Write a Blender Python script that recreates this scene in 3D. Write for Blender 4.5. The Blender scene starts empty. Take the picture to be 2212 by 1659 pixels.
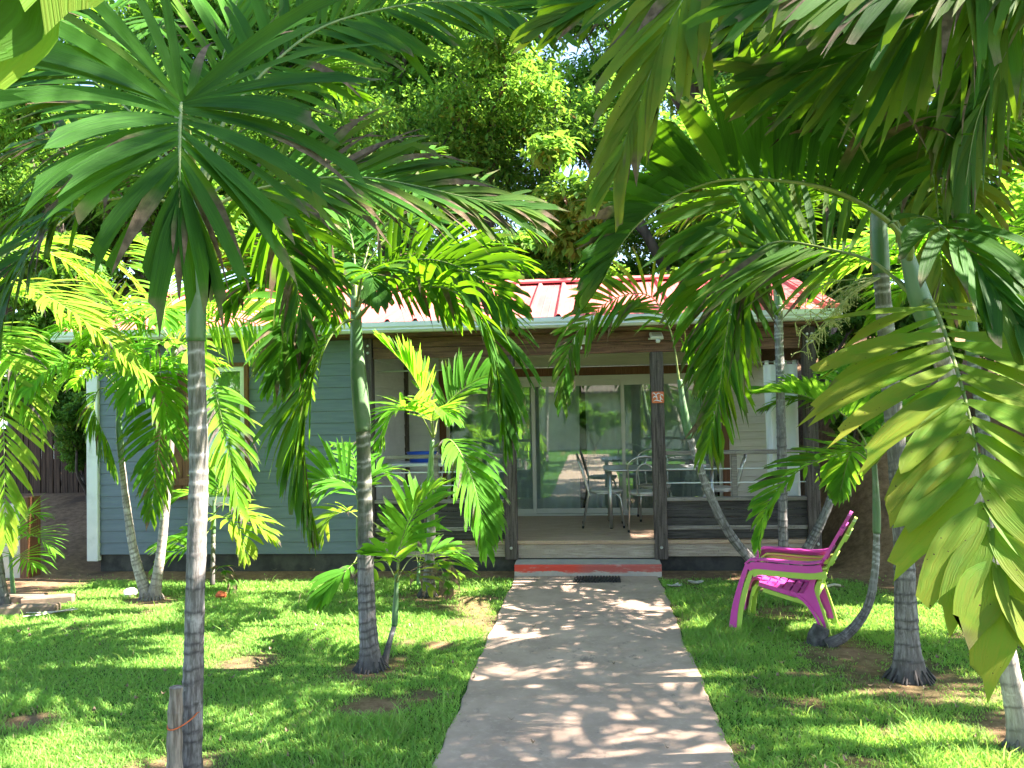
import bpy, math, random
import numpy as np
from math import sin, cos, tan, radians as R, pi, sqrt, exp
from mathutils import Vector, Matrix

SC = bpy.context.scene
COL = SC.collection
# ------------------------------------------------------------------ camera
F_PX, W_PX, H_PX = 1750.0, 2212.0, 1659.0
yaw, pit, rol = R(5.42), R(1.8), R(1.15)
CAM = Vector((0, 0, 1.8))
FW = Vector((-sin(yaw) * cos(pit), cos(yaw) * cos(pit), sin(pit)))
R0 = Vector((cos(yaw), sin(yaw), 0)); U0 = R0.cross(FW)
RT = R0 * cos(rol) - U0 * sin(rol); UP = U0 * cos(rol) + R0 * sin(rol)
cd = bpy.data.cameras.new('camera'); cam = bpy.data.objects.new('camera', cd); COL.objects.link(cam)
cd.sensor_width = 36; cd.lens = 36 * F_PX / W_PX; cd.clip_end = 3000; cd.clip_start = 0.05
M = Matrix((RT, UP, -FW)).transposed().to_4x4(); M.translation = CAM
cam.matrix_world = M
SC.camera = cam
# ------------------------------------------------------------------ sky, sun, exposure
SUN_EL = 45.0
SUN_H = Vector((1.0, 0.07, 0)).normalized()
SV = Vector((SUN_H.x * cos(R(SUN_EL)), SUN_H.y * cos(R(SUN_EL)), sin(R(SUN_EL))))
wd = bpy.data.worlds.new('World'); SC.world = wd; wd.use_nodes = True
nt = wd.node_tree; bg = nt.nodes['Background']
sky = nt.nodes.new('ShaderNodeTexSky'); sky.sky_type = 'NISHITA'; sky.sun_disc = False
sky.sun_elevation = R(SUN_EL); sky.sun_rotation = math.atan2(SUN_H.x, SUN_H.y)
sky.air_density = 1.0; sky.dust_density = 0.6; sky.ozone_density = 2.0
nt.links.new(sky.outputs[0], bg.inputs[0]); bg.inputs[1].default_value = 0.085
sl = bpy.data.lights.new('sun', 'SUN'); sl.energy = 5.0; sl.angle = R(0.53); sl.color = (1.0, 0.95, 0.86)
so = bpy.data.objects.new('sun', sl); COL.objects.link(so)
so.rotation_euler = (-SV).to_track_quat('-Z', 'Y').to_euler()
SC.view_settings.view_transform = 'Standard'; SC.view_settings.look = 'None'
SC.view_settings.gamma = 1.0; SC.view_settings.exposure = 3.05
SC.view_settings.use_white_balance = True; SC.view_settings.white_balance_temperature = 6800; SC.view_settings.white_balance_tint = 14
SC.cycles.max_bounces = 8; SC.cycles.transmission_bounces = 6; SC.cycles.transparent_max_bounces = 8
SC.cycles.diffuse_bounces = 4; SC.cycles.use_denoising = True

rnd = random.Random(7)
def v3(x, y, Y):
    """point seen at photo position (x, y) on a 2212 wide print, at world depth Y"""
    d = FW + RT * ((x - W_PX / 2) / F_PX) - UP * ((y - H_PX / 2) / F_PX)
    return CAM + d * ((Y - CAM.y) / d.y)
def tr(*pts): return [v3(*p) for p in pts]
def sm(a, b, x):
    t = min(1, max(0, (x - a) / (b - a))); return t * t * (3 - 2 * t)
def npsm(a, b, x):
    t = np.clip((x - a) / (b - a), 0, 1); return t * t * (3 - 2 * t)

# ------------------------------------------------------------------ mesh builder
ORG = {}
class MB:
    def __init__(s): s.v = []; s.f = []; s.c = []; s.uv = []; s.hascol = False; s.hasuv = False
    def add(s, vs, fs, col=None, uv=None):
        o = len(s.v); s.v += [tuple(v) for v in vs]; s.f += [tuple(i + o for i in f) for f in fs]
        n = len(vs)
        if col is None: s.c += [(0, 0, 0, 0)] * n
        else: s.hascol = True; s.c += list(col)
        if uv is None: s.uv += [(0, 0)] * n
        else: s.hasuv = True; s.uv += list(uv)
    def box(s, a, b, bev=0.0):
        x0, y0, z0 = a; x1, y1, z1 = b
        if bev <= 0:
            s.add([(x0, y0, z0), (x1, y0, z0), (x1, y1, z0), (x0, y1, z0), (x0, y0, z1), (x1, y0, z1), (x1, y1, z1), (x0, y1, z1)],
                  [(3, 2, 1, 0), (4, 5, 6, 7), (0, 1, 5, 4), (1, 2, 6, 5), (2, 3, 7, 6), (3, 0, 4, 7)])
        else:
            vs = []; ix = {}
            for i, x in enumerate((x0, x1)):
                for j, y in enumerate((y0, y1)):
                    for k, z in enumerate((z0, z1)):
                        sx, sy, sz = (1, -1)[i], (1, -1)[j], (1, -1)[k]
                        ix[i, j, k] = len(vs)
                        vs += [(x, y + sy * bev, z + sz * bev), (x + sx * bev, y, z + sz * bev), (x + sx * bev, y + sy * bev, z)]
            g = lambda i, j, k, a: ix[i, j, k] + a
            fs = []
            for i in (0, 1): fs.append([g(i, 0, 0, 0), g(i, 1, 0, 0), g(i, 1, 1, 0), g(i, 0, 1, 0)][::(-1 if i == 0 else 1)])
            for j in (0, 1): fs.append([g(0, j, 0, 1), g(1, j, 0, 1), g(1, j, 1, 1), g(0, j, 1, 1)][::(1 if j == 0 else -1)])
            for k in (0, 1): fs.append([g(0, 0, k, 2), g(1, 0, k, 2), g(1, 1, k, 2), g(0, 1, k, 2)][::(-1 if k == 0 else 1)])
            for i in (0, 1):
                for j in (0, 1): fs.append([g(i, j, 0, 0), g(i, j, 1, 0), g(i, j, 1, 1), g(i, j, 0, 1)])
                for k in (0, 1): fs.append([g(i, 0, k, 0), g(i, 1, k, 0), g(i, 1, k, 2), g(i, 0, k, 2)])
            for j in (0, 1):
                for k in (0, 1): fs.append([g(0, j, k, 1), g(1, j, k, 1), g(1, j, k, 2), g(0, j, k, 2)])
            for i in (0, 1):
                for j in (0, 1):
                    for k in (0, 1): fs.append([g(i, j, k, 0), g(i, j, k, 1), g(i, j, k, 2)])
            s.add(vs, fs)
    def tube(s, pts, rad, n=8, cap=True, flat=1.0, colf=None):
        pts = [Vector(p) for p in pts]; m = len(pts)
        if not hasattr(rad, '__len__'): rad = [rad] * m
        T = [((pts[min(i + 1, m - 1)] - pts[max(i - 1, 0)])).normalized() for i in range(m)]
        ref = Vector((0, 0, 1)) if abs(T[0].z) < 0.9 else Vector((0, -1, 0))
        N = (ref - T[0] * ref.dot(T[0])).normalized()
        vs = []; cs = []; us = []; L = 0
        for i in range(m):
            N = (N - T[i] * N.dot(T[i])).normalized(); B = T[i].cross(N)
            if i: L += (pts[i] - pts[i - 1]).length
            for k in range(n):
                a = 2 * pi * k / n
                vs.append(pts[i] + (N * cos(a) * flat + B * sin(a)) * rad[i])
                us.append((k / n, L)); cs.append(colf(i, k) if colf else (0, 0, 0, 0))
        fs = [(i * n + k, i * n + (k + 1) % n, (i + 1) * n + (k + 1) % n, (i + 1) * n + k) for i in range(m - 1) for k in range(n)]
        if cap: fs += [tuple(range(n - 1, -1, -1)), tuple((m - 1) * n + k for k in range(n))]
        s.add(vs, fs, cs if colf else None, us)
    def prism(s, poly, y0, y1, axis='y'):
        """2-D outline (u, z) pushed from y0 to y1"""
        n = len(poly)
        if axis == 'y': vs = [(u, y0, z) for u, z in poly] + [(u, y1, z) for u, z in poly]
        elif axis == 'x': vs = [(y0, u, z) for u, z in poly] + [(y1, u, z) for u, z in poly]
        else: vs = [(u, z, y0) for u, z in poly] + [(u, z, y1) for u, z in poly]
        s.add(vs, [tuple(range(n)), tuple(range(2 * n - 1, n - 1, -1))] + [(i, i + n, (i + 1) % n + n, (i + 1) % n) for i in range(n)])
    def mesh(s, name, org=(0, 0, 0)):
        me = bpy.data.meshes.new(name)
        ox, oy, oz = org
        me.from_pydata([(x - ox, y - oy, z - oz) for x, y, z in s.v], [], s.f)
        if s.hascol:
            a = me.color_attributes.new('tint', 'FLOAT_COLOR', 'POINT')
            a.data.foreach_set('color', np.array(s.c, dtype=np.float32).ravel())
        if s.hasuv:
            u = me.uv_layers.new(name='UVMap')
            li = np.zeros(len(me.loops), dtype=np.int32); me.loops.foreach_get('vertex_index', li)
            u.data.foreach_set('uv', np.array(s.uv, dtype=np.float32)[li].ravel())
        me.validate()
        return me
def np_mesh(name, verts, quads, tint=None):
    me = bpy.data.meshes.new(name)
    nv, nq = len(verts), len(quads); k = quads.shape[1]
    me.vertices.add(nv); me.vertices.foreach_set('co', verts.astype(np.float32).ravel())
    me.loops.add(nq * k); me.loops.foreach_set('vertex_index', quads.astype(np.int32).ravel())
    me.polygons.add(nq); me.polygons.foreach_set('loop_start', np.arange(0, nq * k, k, dtype=np.int32))
    me.update(calc_edges=True)
    if tint is not None:
        a = me.color_attributes.new('tint', 'FLOAT_COLOR', 'POINT'); a.data.foreach_set('color', tint.astype(np.float32).ravel())
    me.validate(); return me
def tag(o, label=None, cat=None, group=None, kind=None):
    if label: o['label'] = label
    if cat: o['category'] = cat
    if group: o['group'] = group
    if kind: o['kind'] = kind
    return o
def empty(name, loc, label, cat, group=None, rz=0.0):
    o = bpy.data.objects.new(name, None); o.empty_display_size = 0.1; o.location = loc; o.rotation_euler = (0, 0, rz)
    COL.objects.link(o); ORG[o] = tuple(loc) if rz == 0 else (0, 0, 0)
    return tag(o, label, cat, group)
def part(name, mb, mat, parent=None, smooth=False, local=False):
    org = (0, 0, 0) if (parent is None or local) else ORG.get(parent, (0, 0, 0))
    me = mb.mesh(name, org) if isinstance(mb, MB) else mb
    me.materials.append(mat)
    if smooth: me.polygons.foreach_set('use_smooth', [True] * len(me.polygons))
    o = bpy.data.objects.new(name, me); COL.objects.link(o)
    if parent is not None: o.parent = parent; ORG[o] = org
    return o
def solo(name, mb, mat, loc, label, cat, group=None, smooth=False):
    """a one-mesh thing with its origin at loc"""
    me = mb.mesh(name, loc); me.materials.append(mat)
    if smooth: me.polygons.foreach_set('use_smooth', [True] * len(me.polygons))
    o = bpy.data.objects.new(name, me); o.location = loc; COL.objects.link(o)
    return tag(o, label, cat, group)
def copy_tree(o, parent=None):
    c = o.copy(); COL.objects.link(c)
    if parent is not None: c.parent = parent
    for ch in list(o.children): copy_tree(ch, c)
    return c

# ------------------------------------------------------------------ materials
def nodes(name):
    m = bpy.data.materials.new(name); m.use_nodes = True
    t = m.node_tree; return m, t, t.nodes['Principled BSDF'], t.nodes['Material Output']
def nn(t, typ, **kw):
    n = t.nodes.new(typ)
    for k, v in kw.items():
        if k in n.inputs.keys(): n.inputs[k].default_value = v
        else: setattr(n, k, v)
    return n
def mixc(t, fac, a, b, blend='MIX'):
    n = t.nodes.new('ShaderNodeMix'); n.data_type = 'RGBA'; n.blend_type = blend
    for sock, val in ((n.inputs[0], fac), (n.inputs[6], a), (n.inputs[7], b)):
        if hasattr(val, 'is_linked'): t.links.new(val, sock)
        elif isinstance(val, (int, float)): sock.default_value = val
        else: sock.default_value = (*val[:3], 1)
    return n.outputs[2]
def math_(t, op, a, b=0.0, c=0.0, clamp=False):
    n = t.nodes.new('ShaderNodeMath'); n.operation = op; n.use_clamp = clamp
    for s, v in zip(n.inputs, (a, b, c)):
        if hasattr(v, 'is_linked'): t.links.new(v, s)
        else: s.default_value = v
    return n.outputs[0]
def ramp(t, fac, p0, p1):
    n = t.nodes.new('ShaderNodeMapRange'); n.inputs[1].default_value = p0; n.inputs[2].default_value = p1
    n.interpolation_type = 'SMOOTHSTEP'; t.links.new(fac, n.inputs[0]); return n.outputs[0]
def coords(t, scale=(1, 1, 1), kind='Object'):
    tc = t.nodes.new('ShaderNodeTexCoord'); mp = t.nodes.new('ShaderNodeMapping'); mp.inputs[3].default_value = scale
    t.links.new(tc.outputs[kind], mp.inputs[0]); return mp.outputs[0]
def noise(t, vec, scale, detail=4, rough=0.55):
    n = t.nodes.new('ShaderNodeTexNoise'); n.inputs['Scale'].default_value = scale; n.inputs['Detail'].default_value = detail
    n.inputs['Roughness'].default_value = rough
    if vec is not None: t.links.new(vec, n.inputs['Vector'])
    return n.outputs[0]
def bump(t, bs, h, strength=0.3, dist=0.01):
    b = t.nodes.new('ShaderNodeBump'); b.inputs['Strength'].default_value = strength; b.inputs['Distance'].default_value = dist
    t.links.new(h, b.inputs['Height']); t.links.new(b.outputs[0], bs.inputs['Normal']); return b
def pm(name, c1, c2=None, scale=6.0, rough=0.6, stretch=(1, 1, 1), bmp=0.0, lo=0.35, hi=0.65, c3=None, s3=1.2, metal=0.0, spec=0.5, fine=None):
    """painted / wood / stone: two colours broken by stretched noise, a third in larger patches"""
    m, t, bs, out = nodes(name)
    v = coords(t, stretch)
    n1 = noise(t, v, scale, 6, 0.6)
    c = mixc(t, ramp(t, n1, lo, hi), c1, c2 or c1)
    if c3 is not None:
        n2 = noise(t, coords(t), s3, 5, 0.65); c = mixc(t, ramp(t, n2, 0.5, 0.72), c, c3)
    if fine:
        n3 = noise(t, coords(t), fine[0], 3, 0.7); c = mixc(t, ramp(t, n3, 0.55, 0.75), c, fine[1])
    t.links.new(c, bs.inputs['Base Color']); bs.inputs['Roughness'].default_value = rough; bs.inputs['Metallic'].default_value = metal
    bs.inputs['Specular IOR Level'].default_value = spec
    if bmp: bump(t, bs, n1, bmp, 0.01)
    return m
def leaf_mat(name, dark, light, yellow, dry, trans, tfac=0.45, rough=0.6, vein=True, spots=True):
    m, t, bs, out = nodes(name)
    at = nn(t, 'ShaderNodeAttribute', attribute_name='tint')
    sep = t.nodes.new('ShaderNodeSeparateColor'); t.links.new(at.outputs['Color'], sep.inputs[0])
    n = noise(t, coords(t), 9.0, 3)
    c = mixc(t, sep.outputs[0], dark, light)
    yf = math_(t, 'MULTIPLY', sep.outputs[2], ramp(t, n, 0.1, 0.6))
    c = mixc(t, yf, c, yellow)
    tcx = mixc(t, sep.outputs[0], tuple(k * 0.42 for k in trans), trans)
    tcx = mixc(t, yf, tcx, (yellow[0] * 1.25, yellow[1] * 1.2, yellow[2]))
    if vein:
        uv = nn(t, 'ShaderNodeUVMap'); mp = t.nodes.new('ShaderNodeMapping'); mp.inputs[3].default_value = (26, 0.6, 1)
        t.links.new(uv.outputs[0], mp.inputs[0]); vn = noise(t, mp.outputs[0], 1.0, 2)
        vm = ramp(t, vn, 0.3, 0.7)
        c = mixc(t, math_(t, 'MULTIPLY', vm, 0.35), c, tuple(k * 1.7 for k in light))
        tcx = mixc(t, math_(t, 'MULTIPLY', vm, 0.35), tcx, tuple(k * 0.6 for k in trans))
        bump(t, bs, vn, 0.6, 0.005)
    dryf = sep.outputs[1]
    if spots:
        vo = t.nodes.new('ShaderNodeTexVoronoi'); vo.inputs['Scale'].default_value = 46.0; vo.inputs['Randomness'].default_value = 1.0; t.links.new(coords(t), vo.inputs['Vector'])
        sp = math_(t, 'LESS_THAN', vo.outputs['Distance'], math_(t, 'MULTIPLY', at.outputs['Alpha'], ramp(t, noise(t, coords(t), 9.0, 2), 0.38, 0.75)))
        c = mixc(t, sp, c, (0.05, 0.02, 0.012)); tcx = mixc(t, sp, tcx, (0.03, 0.012, 0.005))
    dc = mixc(t, ramp(t, noise(t, coords(t, (1, 1, 1)), 30.0, 3), 0.3, 0.7), dry, tuple(k * 0.4 for k in dry))
    c = mixc(t, dryf, c, dc); tcx = mixc(t, dryf, tcx, tuple(k * 0.5 for k in dry))
    t.links.new(c, bs.inputs['Base Color']); bs.inputs['Roughness'].default_value = rough
    bs.inputs['Specular IOR Level'].default_value = 0.12
    tr_ = t.nodes.new('ShaderNodeBsdfTranslucent'); t.links.new(tcx, tr_.inputs[0])
    mx = t.nodes.new('ShaderNodeMixShader'); mx.inputs[0].default_value = tfac
    t.links.new(bs.outputs[0], mx.inputs[1]); t.links.new(tr_.outputs[0], mx.inputs[2]); t.links.new(mx.outputs[0], out.inputs[0])
    return m
def trunk_mat(name, grey, dark, ringc, green=None):
    m, t, bs, out = nodes(name)
    at = nn(t, 'ShaderNodeAttribute', attribute_name='tint')
    sep = t.nodes.new('ShaderNodeSeparateColor'); t.links.new(at.outputs['Color'], sep.inputs[0])
    uv = nn(t, 'ShaderNodeUVMap'); mp = t.nodes.new('ShaderNodeMapping'); mp.inputs[3].default_value = (16, 7, 1); t.links.new(uv.outputs[0], mp.inputs[0])
    n1 = noise(t, mp.outputs[0], 1.0, 6, 0.7)
    n2 = noise(t, coords(t), 7.0, 5, 0.65); n3 = noise(t, coords(t), 40.0, 3)
    c = mixc(t, ramp(t, n1, 0.38, 0.66), dark, grey)
    c = mixc(t, ramp(t, n2, 0.55, 0.72), c, tuple(k * 1.45 for k in grey)); n4 = noise(t, coords(t, (1, 1, .4)), 4.0, 5, 0.7); c = mixc(t, math_(t, 'MULTIPLY', ramp(t, n4, 0.5, 0.68), .75), c, tuple(k * .75 for k in dark))
    if green: c = mixc(t, math_(t, 'MULTIPLY', sep.outputs[1], ramp(t, n2, 0.25, 0.6)), c, green)
    c = mixc(t, math_(t, 'MULTIPLY', sep.outputs[0], ramp(t, n3, 0.2, 0.55)), c, mixc(t, ramp(t, at.outputs['Alpha'], 0.45, 0.8), tuple(k * .55 for k in dark), ringc))
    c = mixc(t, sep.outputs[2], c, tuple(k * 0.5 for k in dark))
    t.links.new(c, bs.inputs['Base Color']); bs.inputs['Roughness'].default_value = 0.85; bs.inputs['Specular IOR Level'].default_value = 0.2
    bump(t, bs, n1, 0.6, 0.008)
    return m
m_leaf = leaf_mat('palm_leaf', (0.005, 0.034, 0.007), (0.045, 0.155, 0.014), (0.26, 0.24, 0.025), (0.23, 0.17, 0.105), (0.21, 0.50, 0.012), 0.42)
m_leaf_lime = leaf_mat('young_palm_leaf', (0.028, 0.14, 0.014), (0.085, 0.26, 0.020), (0.36, 0.36, 0.04), (0.17, 0.14, 0.125), (0.40, 0.80, 0.05), 0.5)
m_rib = pm('palm_midrib', (0.13, 0.19, 0.05), (0.20, 0.24, 0.08), 12, 0.5, spec=0.3)
m_shaft = pm('crownshaft', (0.055, 0.15, 0.045), (0.12, 0.20, 0.10), 3, 0.45, (3, 3, 0.6), 0.1, c3=(0.20, 0.24, 0.17), s3=5)
m_trunk = trunk_mat('palm_bark', (0.28, 0.26, 0.255), (0.105, 0.093, 0.088), (0.42, 0.41, 0.39), (0.10, 0.13, 0.06))
m_trunk_pale = trunk_mat('pale_palm_bark', (0.46, 0.42, 0.38), (0.26, 0.22, 0.19), (0.14, 0.11, 0.09), (0.20, 0.26, 0.10))
m_flower = pm('palm_flower', (0.42, 0.43, 0.16), (0.28, 0.33, 0.10), 20, 0.7)
m_tree_leaf = leaf_mat('tree_leaf', (0.026, 0.090, 0.018), (0.13, 0.30, 0.05), (0.22, 0.26, 0.05), (0.2, 0.12, 0.05), (0.32, 0.66, 0.06), 0.42, 0.5, vein=False, spots=False)
m_bark = pm('tree_bark', (0.055, 0.042, 0.032), (0.12, 0.095, 0.075), 9, 0.9, (1, 1, 0.25), 0.8)
m_grass = leaf_mat('grass_blade', (0.07, 0.27, 0.045), (0.25, 0.52, 0.10), (0.34, 0.38, 0.12), (0.42, 0.35, 0.2), (0.48, 0.84, 0.12), 0.46, 0.6, vein=False, spots=False)

# ------------------------------------------------------------------ value noise (ground, bare soil)
_lat = np.random.RandomState(3).rand(256, 256)
def vn(x, y, s, o=0):
    x = np.asarray(x, dtype=float) * s + 31.7 + o * 17.3; y = np.asarray(y, dtype=float) * s + 77.1 + o * 9.7
    i = np.floor(x).astype(int); j = np.floor(y).astype(int); u = x - i; w = y - j
    u = u * u * (3 - 2 * u); w = w * w * (3 - 2 * w)
    g = lambda a, b: _lat[a % 256, b % 256]
    return (g(i, j) * (1 - u) + g(i + 1, j) * u) * (1 - w) + (g(i, j + 1) * (1 - u) + g(i + 1, j + 1) * u) * w
def fbm(x, y, s, o=0): return 0.5 * vn(x, y, s, o) + 0.3 * vn(x, y, s * 2.1, o + 1) + 0.2 * vn(x, y, s * 4.3, o + 2)
SOILS = [(-1.55, 5.6, .38), (2.05, 5.5, .62), (1.85, 6.15, .42), (-1.62, 7.85, .4), (-4.3, 7.6, .35), (-2.2, 4.0, .3), (-2.5, 5.75, .28), (1.9, 8.2, .5), (1.6, 7.2, .35), (2.35, 4.6, .5),
         (-1.35, 4.9, .28), (-1.2, 6.2, .16), (-1.1, 5.1, .2), (3.1, 4.9, .6), (2.3, 3.8, .5), (-3.4, 4.6, .2), (-5.5, 7.3, .4)]
def height(x, y):
    x = np.asarray(x, dtype=float); y = np.asarray(y, dtype=float)
    h = 0.05 * (fbm(x, y, 0.55) - 0.5) + 0.02 * (vn(x, y, 2.3, 5) - 0.5)
    h = h * npsm(0.0, 0.4, np.maximum(np.abs(x + 0.075) - 0.78, 0)) * npsm(0, .3, np.maximum(8.9 - y, 0) + np.maximum(-x - 6.4, 0) + np.maximum(x - 2.8, 0))
    h = h + 2.0 * npsm(8.3, 11.6, y) * npsm(2.5, 3.4, x) + 1.2 * npsm(11, 18, y) * npsm(2.5, 6, x)
    h = h + 0.65 * npsm(8.5, 12.0, y) * npsm(-5.75, -6.4, x)
    h = h - 7.0 * npsm(26, 70, np.sqrt(x * x + y * y))
    return h
def bare(x, y):
    x = np.asarray(x, dtype=float); y = np.asarray(y, dtype=float)
    n = fbm(x, y, 1.6, 9)
    b = npsm(0.64, 0.80, n) * 0.75
    wob = 0.5 * (fbm(x, y, 3.5, 4) - 0.5)
    for sx, sy, r in SOILS:
        d = np.sqrt((x - sx) ** 2 + (y - sy) ** 2) / r + wob * 1.6
        b = np.maximum(b, (1 - npsm(0.25, 1.25, d)) * (0.55 + 0.6 * fbm(x, y, 4.2, 12)))
    b = np.maximum(b, npsm(8.42, 8.75, y + wob * .5))
    b = np.maximum(b, npsm(-5.2, -5.75, x + wob) * npsm(7.4, 8.0, y))
    b = np.maximum(b, npsm(2.3, 2.9, x + wob) * npsm(7.5, 8.3, y))
    return np.clip(b, 0, 1)
# ------------------------------------------------------------------ ground, water, path
def lines(a, b, st, far):
    c = list(np.arange(a, b + 1e-6, st)); lo = []; s = st
    p = a
    while p > -far: s *= 1.25; p -= s; lo.append(p)
    hi = []; s = st; p = b
    while p < far: s *= 1.25; p += s; hi.append(p)
    return np.array(lo[::-1] + c + hi)
gx = lines(-7.5, 5.5, 0.06, 420); gy = lines(2.5, 12.0, 0.06, 420)
GX, GY = np.meshgrid(gx, gy)
GZ = height(GX, GY)
inside = (np.abs(GX + 0.075) < 0.72) & (GY < 9.0) & (GY > -9)
GZ = np.where(inside, GZ - 0.04, GZ)
gv = np.stack([GX, GY, GZ], -1).reshape(-1, 3)
ny, nx = GX.shape
I = np.arange(ny * nx).reshape(ny, nx)
gq = np.stack([I[:-1, :-1], I[:-1, 1:], I[1:, 1:], I[1:, :-1]], -1).reshape(-1, 4)
gb = bare(GX, GY).ravel()
gt = np.stack([gb, gb * 0, gb * 0, gb * 0 + 1], -1)
m_ground, t, bs, out = nodes('ground_soil_and_turf')
at = nn(t, 'ShaderNodeAttribute', attribute_name='tint'); sep = t.nodes.new('ShaderNodeSeparateColor'); t.links.new(at.outputs['Color'], sep.inputs[0])
n1 = noise(t, coords(t), 14, 6, 0.7); n2 = noise(t, coords(t), 90, 4, 0.7); n3 = noise(t, coords(t), 2.2, 4)
turf = mixc(t, ramp(t, n1, 0.35, 0.65), (0.02, 0.07, 0.012), (0.05, 0.14, 0.02)); turf = mixc(t, ramp(t, n2, 0.5, 0.8), turf, (0.11, 0.09, 0.04))
soil = mixc(t, ramp(t, n1, 0.3, 0.7), (0.15, 0.088, 0.05), (0.29, 0.18, 0.105)); soil = mixc(t, ramp(t, n2, 0.55, 0.75), soil, (0.34, 0.24, 0.15)); soil = mixc(t, ramp(t, n3, 0.5, 0.75), soil, (0.10, 0.065, 0.045))
c = mixc(t, sep.outputs[0], turf, soil); t.links.new(c, bs.inputs['Base Color']); bs.inputs['Roughness'].default_value = 0.95; bs.inputs['Specular IOR Level'].default_value = 0.1
bump(t, bs, n2, 0.8, 0.02)
go = part('ground', np_mesh('ground', gv, gq, gt), m_ground, smooth=True); tag(go, kind='structure')
m_water = pm('sea', (0.03, 0.09, 0.14), (0.04, 0.12, 0.18), 0.3, 0.15, bmp=0.3)
b = MB(); b.add([(-2500, -2500, -5.6), (2500, -2500, -5.6), (2500, 2500, -5.6), (-2500, 2500, -5.6)], [(0, 1, 2, 3)])
tag(part('sea', b, m_water), kind='structure')
# grass blades: one uncountable mass
def grass():
    rs = np.random.RandomState(11)
    n = 900000
    y = 3.3 + (rs.rand(n) ** 1.55) * 5.9; x = -7.4 + rs.rand(n) * 12.4
    keep = (np.abs(x) < y * 0.82 + 0.5)
    edge = 0.09 * (fbm(x * 0 + np.sign(x + .075) * 3, y, 3.0, 2) - 0.5)
    keep &= (np.abs(x + 0.075) > 0.745 + edge + 0.03 * rs.rand(n)) & (y < 8.9)
    bb = bare(x, y); clump = fbm(x, y, 5.0, 21)
    keep &= rs.rand(n) > np.clip(bb * 1.15 + 0.25 * (clump < 0.4), 0, 0.985)
    x = x[keep]; y = y[keep]; bb = bb[keep]; n = len(x)
    big = fbm(x, y, 1.1, 30)
    hgt = (0.014 + 0.024 * rs.rand(n) ** 2) * (0.65 + 0.9 * fbm(x, y, 2.6, 14)) * (1 + 0.9 * (vn(x, y, 1.3, 40) > 0.8)) * (1 - 0.5 * bb)
    tall = rs.rand(n) < 0.004; hgt = np.where(tall, hgt * 2.6 + 0.02, hgt)
    w = (0.0018 + 0.0022 * rs.rand(n)) * (0.6 + y / 9); wd = (rs.rand(n) < 0.05) & (fbm(x, y, 2.0, 50) > .5); w = np.where(wd, w * 2.8, w); hgt = np.where(wd, hgt * .7, hgt)
    a = rs.rand(n) * 2 * pi; lean = (0.25 + 1.0 * rs.rand(n)) * hgt; la = rs.rand(n) * 2 * pi
    z = height(x, y) - 0.003
    dx, dy = np.cos(a) * w, np.sin(a) * w
    mx, my = x + np.cos(la) * lean * 0.35, y + np.sin(la) * lean * 0.35
    tx, ty = x + np.cos(la) * lean, y + np.sin(la) * lean
    V = np.empty((n, 5, 3))
    V[:, 0] = np.stack([x - dx, y - dy, z], -1); V[:, 1] = np.stack([x + dx, y + dy, z], -1)
    V[:, 2] = np.stack([mx + dx * .8, my + dy * .8, z + hgt * 0.62], -1); V[:, 3] = np.stack([mx - dx * .8, my - dy * .8, z + hgt * 0.62], -1)
    V[:, 4] = np.stack([tx, ty, z + hgt], -1)
    o = np.arange(n) * 5
    tri = np.concatenate([np.stack([o, o + 1, o + 2], -1), np.stack([o, o + 2, o + 3], -1), np.stack([o + 3, o + 2, o + 4], -1)])
    T = np.zeros((n, 5, 4)); T[:, :, 0] = np.clip(big * 0.8 + 0.35 * (rs.rand(n) - .3), 0, 1)[:, None]
    T[:, :, 1] = ((rs.rand(n) < 0.05 + 0.35 * bb) * (0.5 + .5 * rs.rand(n)))[:, None]; T[:, :, 2] = (rs.rand(n) * 0.5)[:, None]
    return np_mesh('grass', V.reshape(-1, 3), tri, T.reshape(-1, 4))
tag(part('grass', grass(), m_grass), 'short green lawn grass with bare soil patches', 'grass', kind='stuff')
# path
m_path, t, bs, out = nodes('path_concrete')
n1 = noise(t, coords(t), 3.0, 7, 0.65); n2 = noise(t, coords(t), 26, 5, 0.7); n3 = noise(t, coords(t, (1, 0.6, 1)), 9, 5, 0.75); n4 = noise(t, coords(t), 1.1, 3)
c = mixc(t, ramp(t, n1, 0.3, 0.7), (0.42, 0.305, 0.235), (0.30, 0.215, 0.165)); c = mixc(t, ramp(t, n2, 0.5, 0.8), c, (0.47, 0.35, 0.275))
c = mixc(t, math_(t, 'MULTIPLY', math_(t, 'MULTIPLY', ramp(t, n3, 0.55, 0.68), ramp(t, n4, 0.42, 0.62)), 0.75), c, (0.13, 0.105, 0.09))
t.links.new(c, bs.inputs['Base Color']); bs.inputs['Roughness'].default_value = 0.9; bs.inputs['Specular IOR Level'].default_value = 0.2; bump(t, bs, n2, 0.35, 0.006)
ys = np.arange(-9, 8.73, 0.06); b = MB(); P = []
for yy in ys:
    e0 = -0.84 + 0.07 * (float(fbm(1.3, yy, 1.4, 3)) - 0.5) + 0.02 * (float(vn(2.2, yy, 9, 6)) - 0.5); e1 = 0.69 + 0.07 * (float(fbm(9.3, yy, 1.4, 7)) - 0.5) + 0.02 * (float(vn(5.2, yy, 9, 8)) - 0.5)
    z = 0.014
    P.append([(e0, yy, -0.09), (e0 + .004, yy, z - .008), (e0 + .014, yy, z), (-0.3, yy, z + .003), (0.2, yy, z + .003), (e1 - .014, yy, z), (e1 - .004, yy, z - .008), (e1, yy, -0.09)])
b.add([p for r in P for p in r], [(i * 8 + k, i * 8 + k + 1, i * 8 + 9 + k, i * 8 + 8 + k) for i in range(len(P) - 1) for k in range(7)] + [tuple((len(P) - 1) * 8 + k for k in range(8))])
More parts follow.
